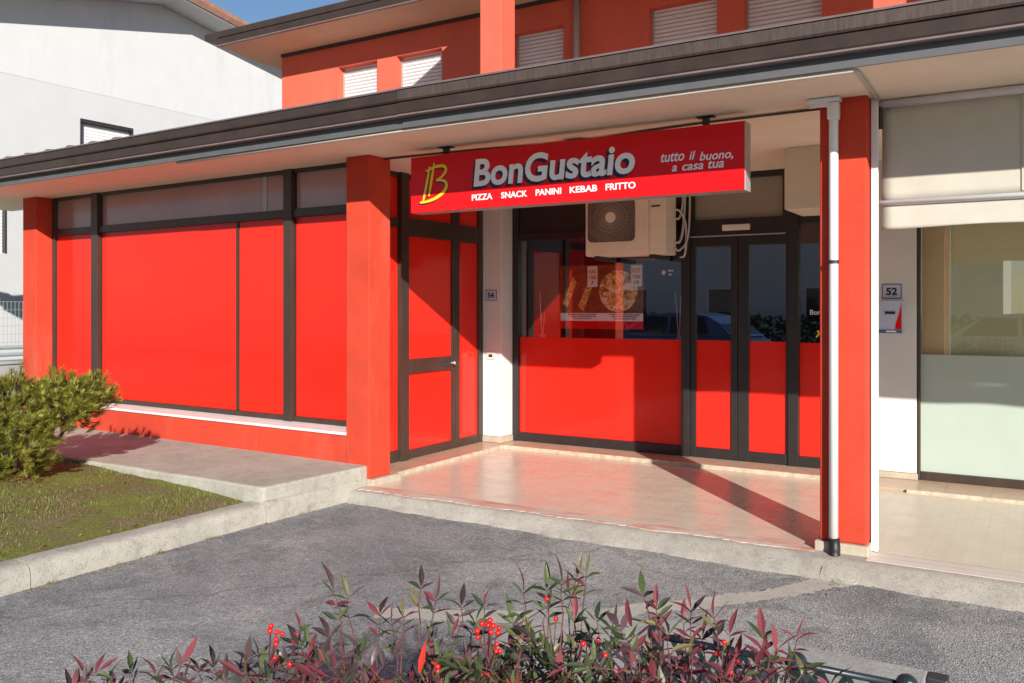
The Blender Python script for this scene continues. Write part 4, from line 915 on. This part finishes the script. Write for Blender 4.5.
for _ in range(260):
    x = random.uniform(-9, -5.1); y = random.uniform(2.4, 4.5); z = lawn_z(x, y) + .006; a = random.uniform(0, 6.28); l = random.uniform(.008, .022); ca, sa = math.cos(a) * l, math.sin(a) * l
    dn_.add([(x - ca, y - sa, z), (x + sa * .5, y - ca * .5, z + random.uniform(.004, .014)), (x + ca, y + sa, z + .004), (x - sa * .5, y + ca * .5, z + random.uniform(.004, .014))], [(0, 1, 2, 3)])
tag(dn_.build('fallen_needles', M['dead_needle'], origin=(-7.4, 4, 0), fix=False), 'rusty brown fallen needles and dry leaves lying around the mugo pine', 'fallen needles', kind='stuff')

# ------------------------------------------------------------------ neighbour house, low wall, mesh fence
NX = -14.0
NH = thing('neighbour_house', (NX, 11, ZG), 'big white gabled house with brown verge standing left of the shop', 'house')
def gz(y): return 7.12 - (.215 * (10.44 - y) if y < 10.44 else .145 * (y - 10.44))
prof = [(y, gz(y)) for y in (4.0, 10.44, 22.0)]
m = MB()
opn = [(8.86, 9.87, 3.6, 4.72), (6.55, 7.62, 2.35, 3.35)]
ys = sorted({4.0, 10.44, 22.0, *[o_[0] for o_ in opn], *[o_[1] for o_ in opn]})
for a, b_ in zip(ys[:-1], ys[1:]):
    hole = [o_ for o_ in opn if o_[0] <= a + 1e-6 and b_ <= o_[1] + 1e-6]
    segs = [(None, None)]
    if hole:
        h = hole[0]; m.extr([(0, a, ZG), (0, b_, ZG), (0, b_, h[2]), (0, a, h[2])], (NX - .35, 0, 0), (NX, 0, 0)); m.extr([(0, a, h[3]), (0, b_, h[3]), (0, b_, gz(b_)), (0, a, gz(a))], (NX - .35, 0, 0), (NX, 0, 0))
    else: m.extr([(0, a, ZG), (0, b_, ZG), (0, b_, gz(b_)), (0, a, gz(a))], (NX - .35, 0, 0), (NX, 0, 0))
m.box(NX - 9, NX - .351, 4.0, 4.35, ZG, gz(4.0)); m.box(NX - 9, NX - .351, 21.65, 22, ZG, gz(22) - .1); m.build('wall', M['far_white'], NH)
# raised upper render band
m = MB(); m.extr([(0, 4.0, 5.20), (0, 22, 5.205), (0, 22, gz(22) - .01), (0, 10.44, gz(10.44) - .01), (0, 4.0, gz(4.0) - .01)], (NX + .001, 0, 0), (NX + .004, 0, 0)); m.build('render_band', M['far_band'], NH)
for a, b_, z0, z1 in opn:
    f_ = MB(); f_.box(NX - .12, NX + .012, a, a + .025, z0, z1); f_.box(NX - .12, NX + .012, b_ - .025, b_, z0, z1); f_.box(NX - .12, NX + .013, a + .0251, b_ - .0251, z1 - .06, z1)
    W_ = f_.build('window', M['dark_metal'], NH)
    s_ = MB(); z = z0
    while z < z1 - .07: s_.box(NX - .10, NX - .07, a + .026, b_ - .026, z, z + .048); z += .053
    s_.box(NX - .13, NX - .101, a + .026, b_ - .026, z0, z1 - .061); s_.build('roller_shutter', M['shutter'], W_)
ov = .62
for (ya_, yb_) in ((3.4, 10.44), (10.44, 22.6)):
    m = MB(); m.extr([(0, ya_, gz(ya_)), (0, yb_, gz(yb_)), (0, yb_, gz(yb_) + .12), (0, ya_, gz(ya_) + .12)], (NX - 9.5, 0, 0), (NX + ov, 0, 0)); m.build('roof_slab', M['far_white'], NH)
    m = MB(); m.extr([(0, ya_, gz(ya_) + .121), (0, yb_, gz(yb_) + .121), (0, yb_, gz(yb_) + .20), (0, ya_, gz(ya_) + .20)], (NX - 9.5, 0, 0), (NX + ov + .04, 0, 0)); m.build('roof', M['terracotta'], NH)
    m = MB(); m.extr([(0, ya_, gz(ya_) + .02), (0, yb_, gz(yb_) + .02), (0, yb_, gz(yb_) + .195), (0, ya_, gz(ya_) + .195)], (NX + ov + .001, 0, 0), (NX + ov + .035, 0, 0)); m.build('verge', M['verge_brown'], NH)
m = MB(); m.tube([(-11.0, 6.45, 2.70), (-11.0, 6.55, 2.62), (-10.35, 6.55, 2.33)], .045, 10)
tag(m.build('slanting_drainpipe', M['gutter'], smooth=True), 'slanting brown drainpipe behind the far left red pillar', 'drainpipe')
m = MB(); m.box(-12.55, -12.35, 4.6, 14, ZG, .70); m.box(-12.58, -12.32, 4.6, 14, .701, .74); tag(m.build('low_garden_wall', M['concrete_grey']), 'low grey concrete wall under the mesh fence at far left', 'wall')
FE = thing('mesh_fence', (-12.45, 6, .75), 'pale green wire mesh fence standing on the low grey wall', 'fence')
m = MB(); y = 4.7
while y < 13: m.tube([(-12.45, y, .95), (-12.45, y, 1.58)], .003, 4); y += .055
z = 1.0
while z < 1.6: m.tube([(-12.45, 4.7, z), (-12.45, 13, z)], .004, 4); z += .115
m.build('wire_mesh', M['wire'], FE)
for y in (5.2, 7.9, 10.6): m = MB(); m.tube([(-12.45, y, .74), (-12.45, y, 1.65)], .022, 8); m.build('post', M['wire'], FE)
for z in (.83, .93): m = MB(); m.tube([(-12.40, 4.7, z), (-12.40, 13, z)], .028, 8); m.build('rail', M['wire'], FE)

# ------------------------------------------------------------------ the street opposite (seen only mirrored in the glass)
def car(x, y, rz, col, label):
    r = thing('parked_car', (x, y, ZG), label, 'car', 'cars parked opposite the shop'); r.rotation_euler = (0, 0, rz); L0 = ROOTLOC[r.name].copy(); ROOTLOC[r.name] = Vector((0, 0, 0))
    paint = plain('car_paint', col, .25, .02, 2, coat=.8)
    m = MB(); low = [(-2.05, .25), (-2.1, .55), (-2.02, .80), (-1.1, .92), (1.75, .95), (2.02, .82), (2.05, .4), (1.95, .25)]
    m.extr([(a, 0, z) for a, z in low], (0, -.86, 0), (0, .86, 0)); b0 = m.build('body', paint, r, bevel=.06, smooth=False)
    m = MB(); bot = [(-1.15, .90), (1.85, .93)]; pts = []
    cab = [(-1.15, .91, .80), (-.85, 1.14, .73), (-.55, 1.32, .67), (-.25, 1.42, .64), (.2, 1.465, .63), (.7, 1.46, .63), (1.15, 1.39, .64), (1.5, 1.22, .69), (1.85, .94, .78)]
    vs = [(a, -w_, z) for a, z, w_ in cab] + [(a, w_, z) for a, z, w_ in cab]; k = len(cab)
    m.add(vs, [(i, i + 1, k + i + 1, k + i) for i in range(k - 1)] + [list(range(k))[::-1], list(range(k, 2 * k))]); m.build('cabin', paint, r, bevel=.04)
    m = MB()
    for sg in (-1, 1):
        for (a0, a1) in ((-.85, .18), (.26, 1.25)):
            def on(a, z):
                w_ = .80 - (z - .91) / .53 * .18; return (a, sg * (w_ + .006), z)
            lo0 = a0; m.add([on(a0 - (.0), 1.0), on(a1, 1.0), on(a1 - (.15 if a1 > 1 else 0), 1.37), on(a0 + (.42 if a0 < 0 else 0), 1.37)], [(0, 1, 2, 3)])
    m.add([(-1.10, -.7, .965), (-1.10, .7, .965), (-.86, .66, 1.147), (-.86, -.66, 1.147), (-.56, .60, 1.327), (-.56, -.60, 1.327)], [(0, 1, 2, 3), (3, 2, 4, 5)])
    m.add([(1.80, -.68, .995), (1.80, .68, .995), (1.51, .62, 1.226), (1.51, -.62, 1.226)], [(0, 1, 2, 3)])
    o = m.build('window', M['car_glass'], r); sm = o.modifiers.new('t', 'SOLIDIFY'); sm.thickness = .012; sm.offset = 1
    for a in (-1.3, 1.28):
        for sg in (-1, 1):
            m = MB(); m.tube([(a, sg * .70, .31), (a, sg * .885, .31)], .31, 20); wv = m.build('wheel', M['black'], r)
            m = MB(); m.tube([(a, sg * .884, .31), (a, sg * .895, .31)], .20, 16); m.build('rim', M['grey_metal'], wv)
    for sg in (-1, 1):
        m = MB(); m.box(-2.11, -1.95, sg * .75 - .12, sg * .75 + .12, .62, .74); m.build('headlight', M['white_plastic'], r, bevel=.02)
car(-7.3, -3.0, R(10), (.05, .10, .28), 'dark blue hatchback parked across the road facing away')
car(-10.9, -2.2, R(80), (.7, .7, .7), 'white hatchback parked across the road beside the blue one')
car(-.6, -4.4, R(-3), (.62, .63, .65), 'silver hatchback parked across the road near the awning shop')
OH = thing('opposite_house', (-9, -16, ZG), 'pale house with red roof across the road from the shop', 'house')
m = MB(); m.box(-19, -1, -24, -15, ZG, 5.6); m.build('wall', M['white_stucco'], OH)
m = MB(); m.extr([(0, -14.3, 5.601), (0, -19.5, 7.4), (0, -24.7, 5.601)], (-19.6, 0, 0), (-.4, 0, 0)); m.build('roof', M['terracotta'], OH)
for x in (-17, -13.5, -10, -6.5, -3):
    for z in (.9, 3.6):
        m = MB(); m.box(x - .6, x + .6, -15.0 + .002, -14.95, z, z + 1.35); wv = m.build('window', M['shutter'], OH); m = MB(); m.box(x - .5, x + .5, -14.949, -14.93, z + .1, z + 1.25); m.build('pane', M['car_glass'], wv)
hd = MB(); random.seed(41)
for _ in range(6000):
    x = random.uniform(-20, 4); y = -11.5 + random.gauss(0, .35); z = random.uniform(ZG, 1.25) + .06 * math.sin(x * 2); p_ = Vector((x, y, z))
    a = Vector((random.uniform(-1, 1), random.uniform(-1, 1), random.uniform(-1, 1))).normalized() * .11; b_ = a.orthogonal().normalized() * .07
    hd.add([p_ - a, p_ + b_, p_ + a, p_ - b_], [(0, 1, 2, 3)])
tag(hd.build('hedge', M['leaf_green'], fix=False), 'long dark green clipped hedge across the road before the house', 'hedge')
bpy.context.view_layer.update()
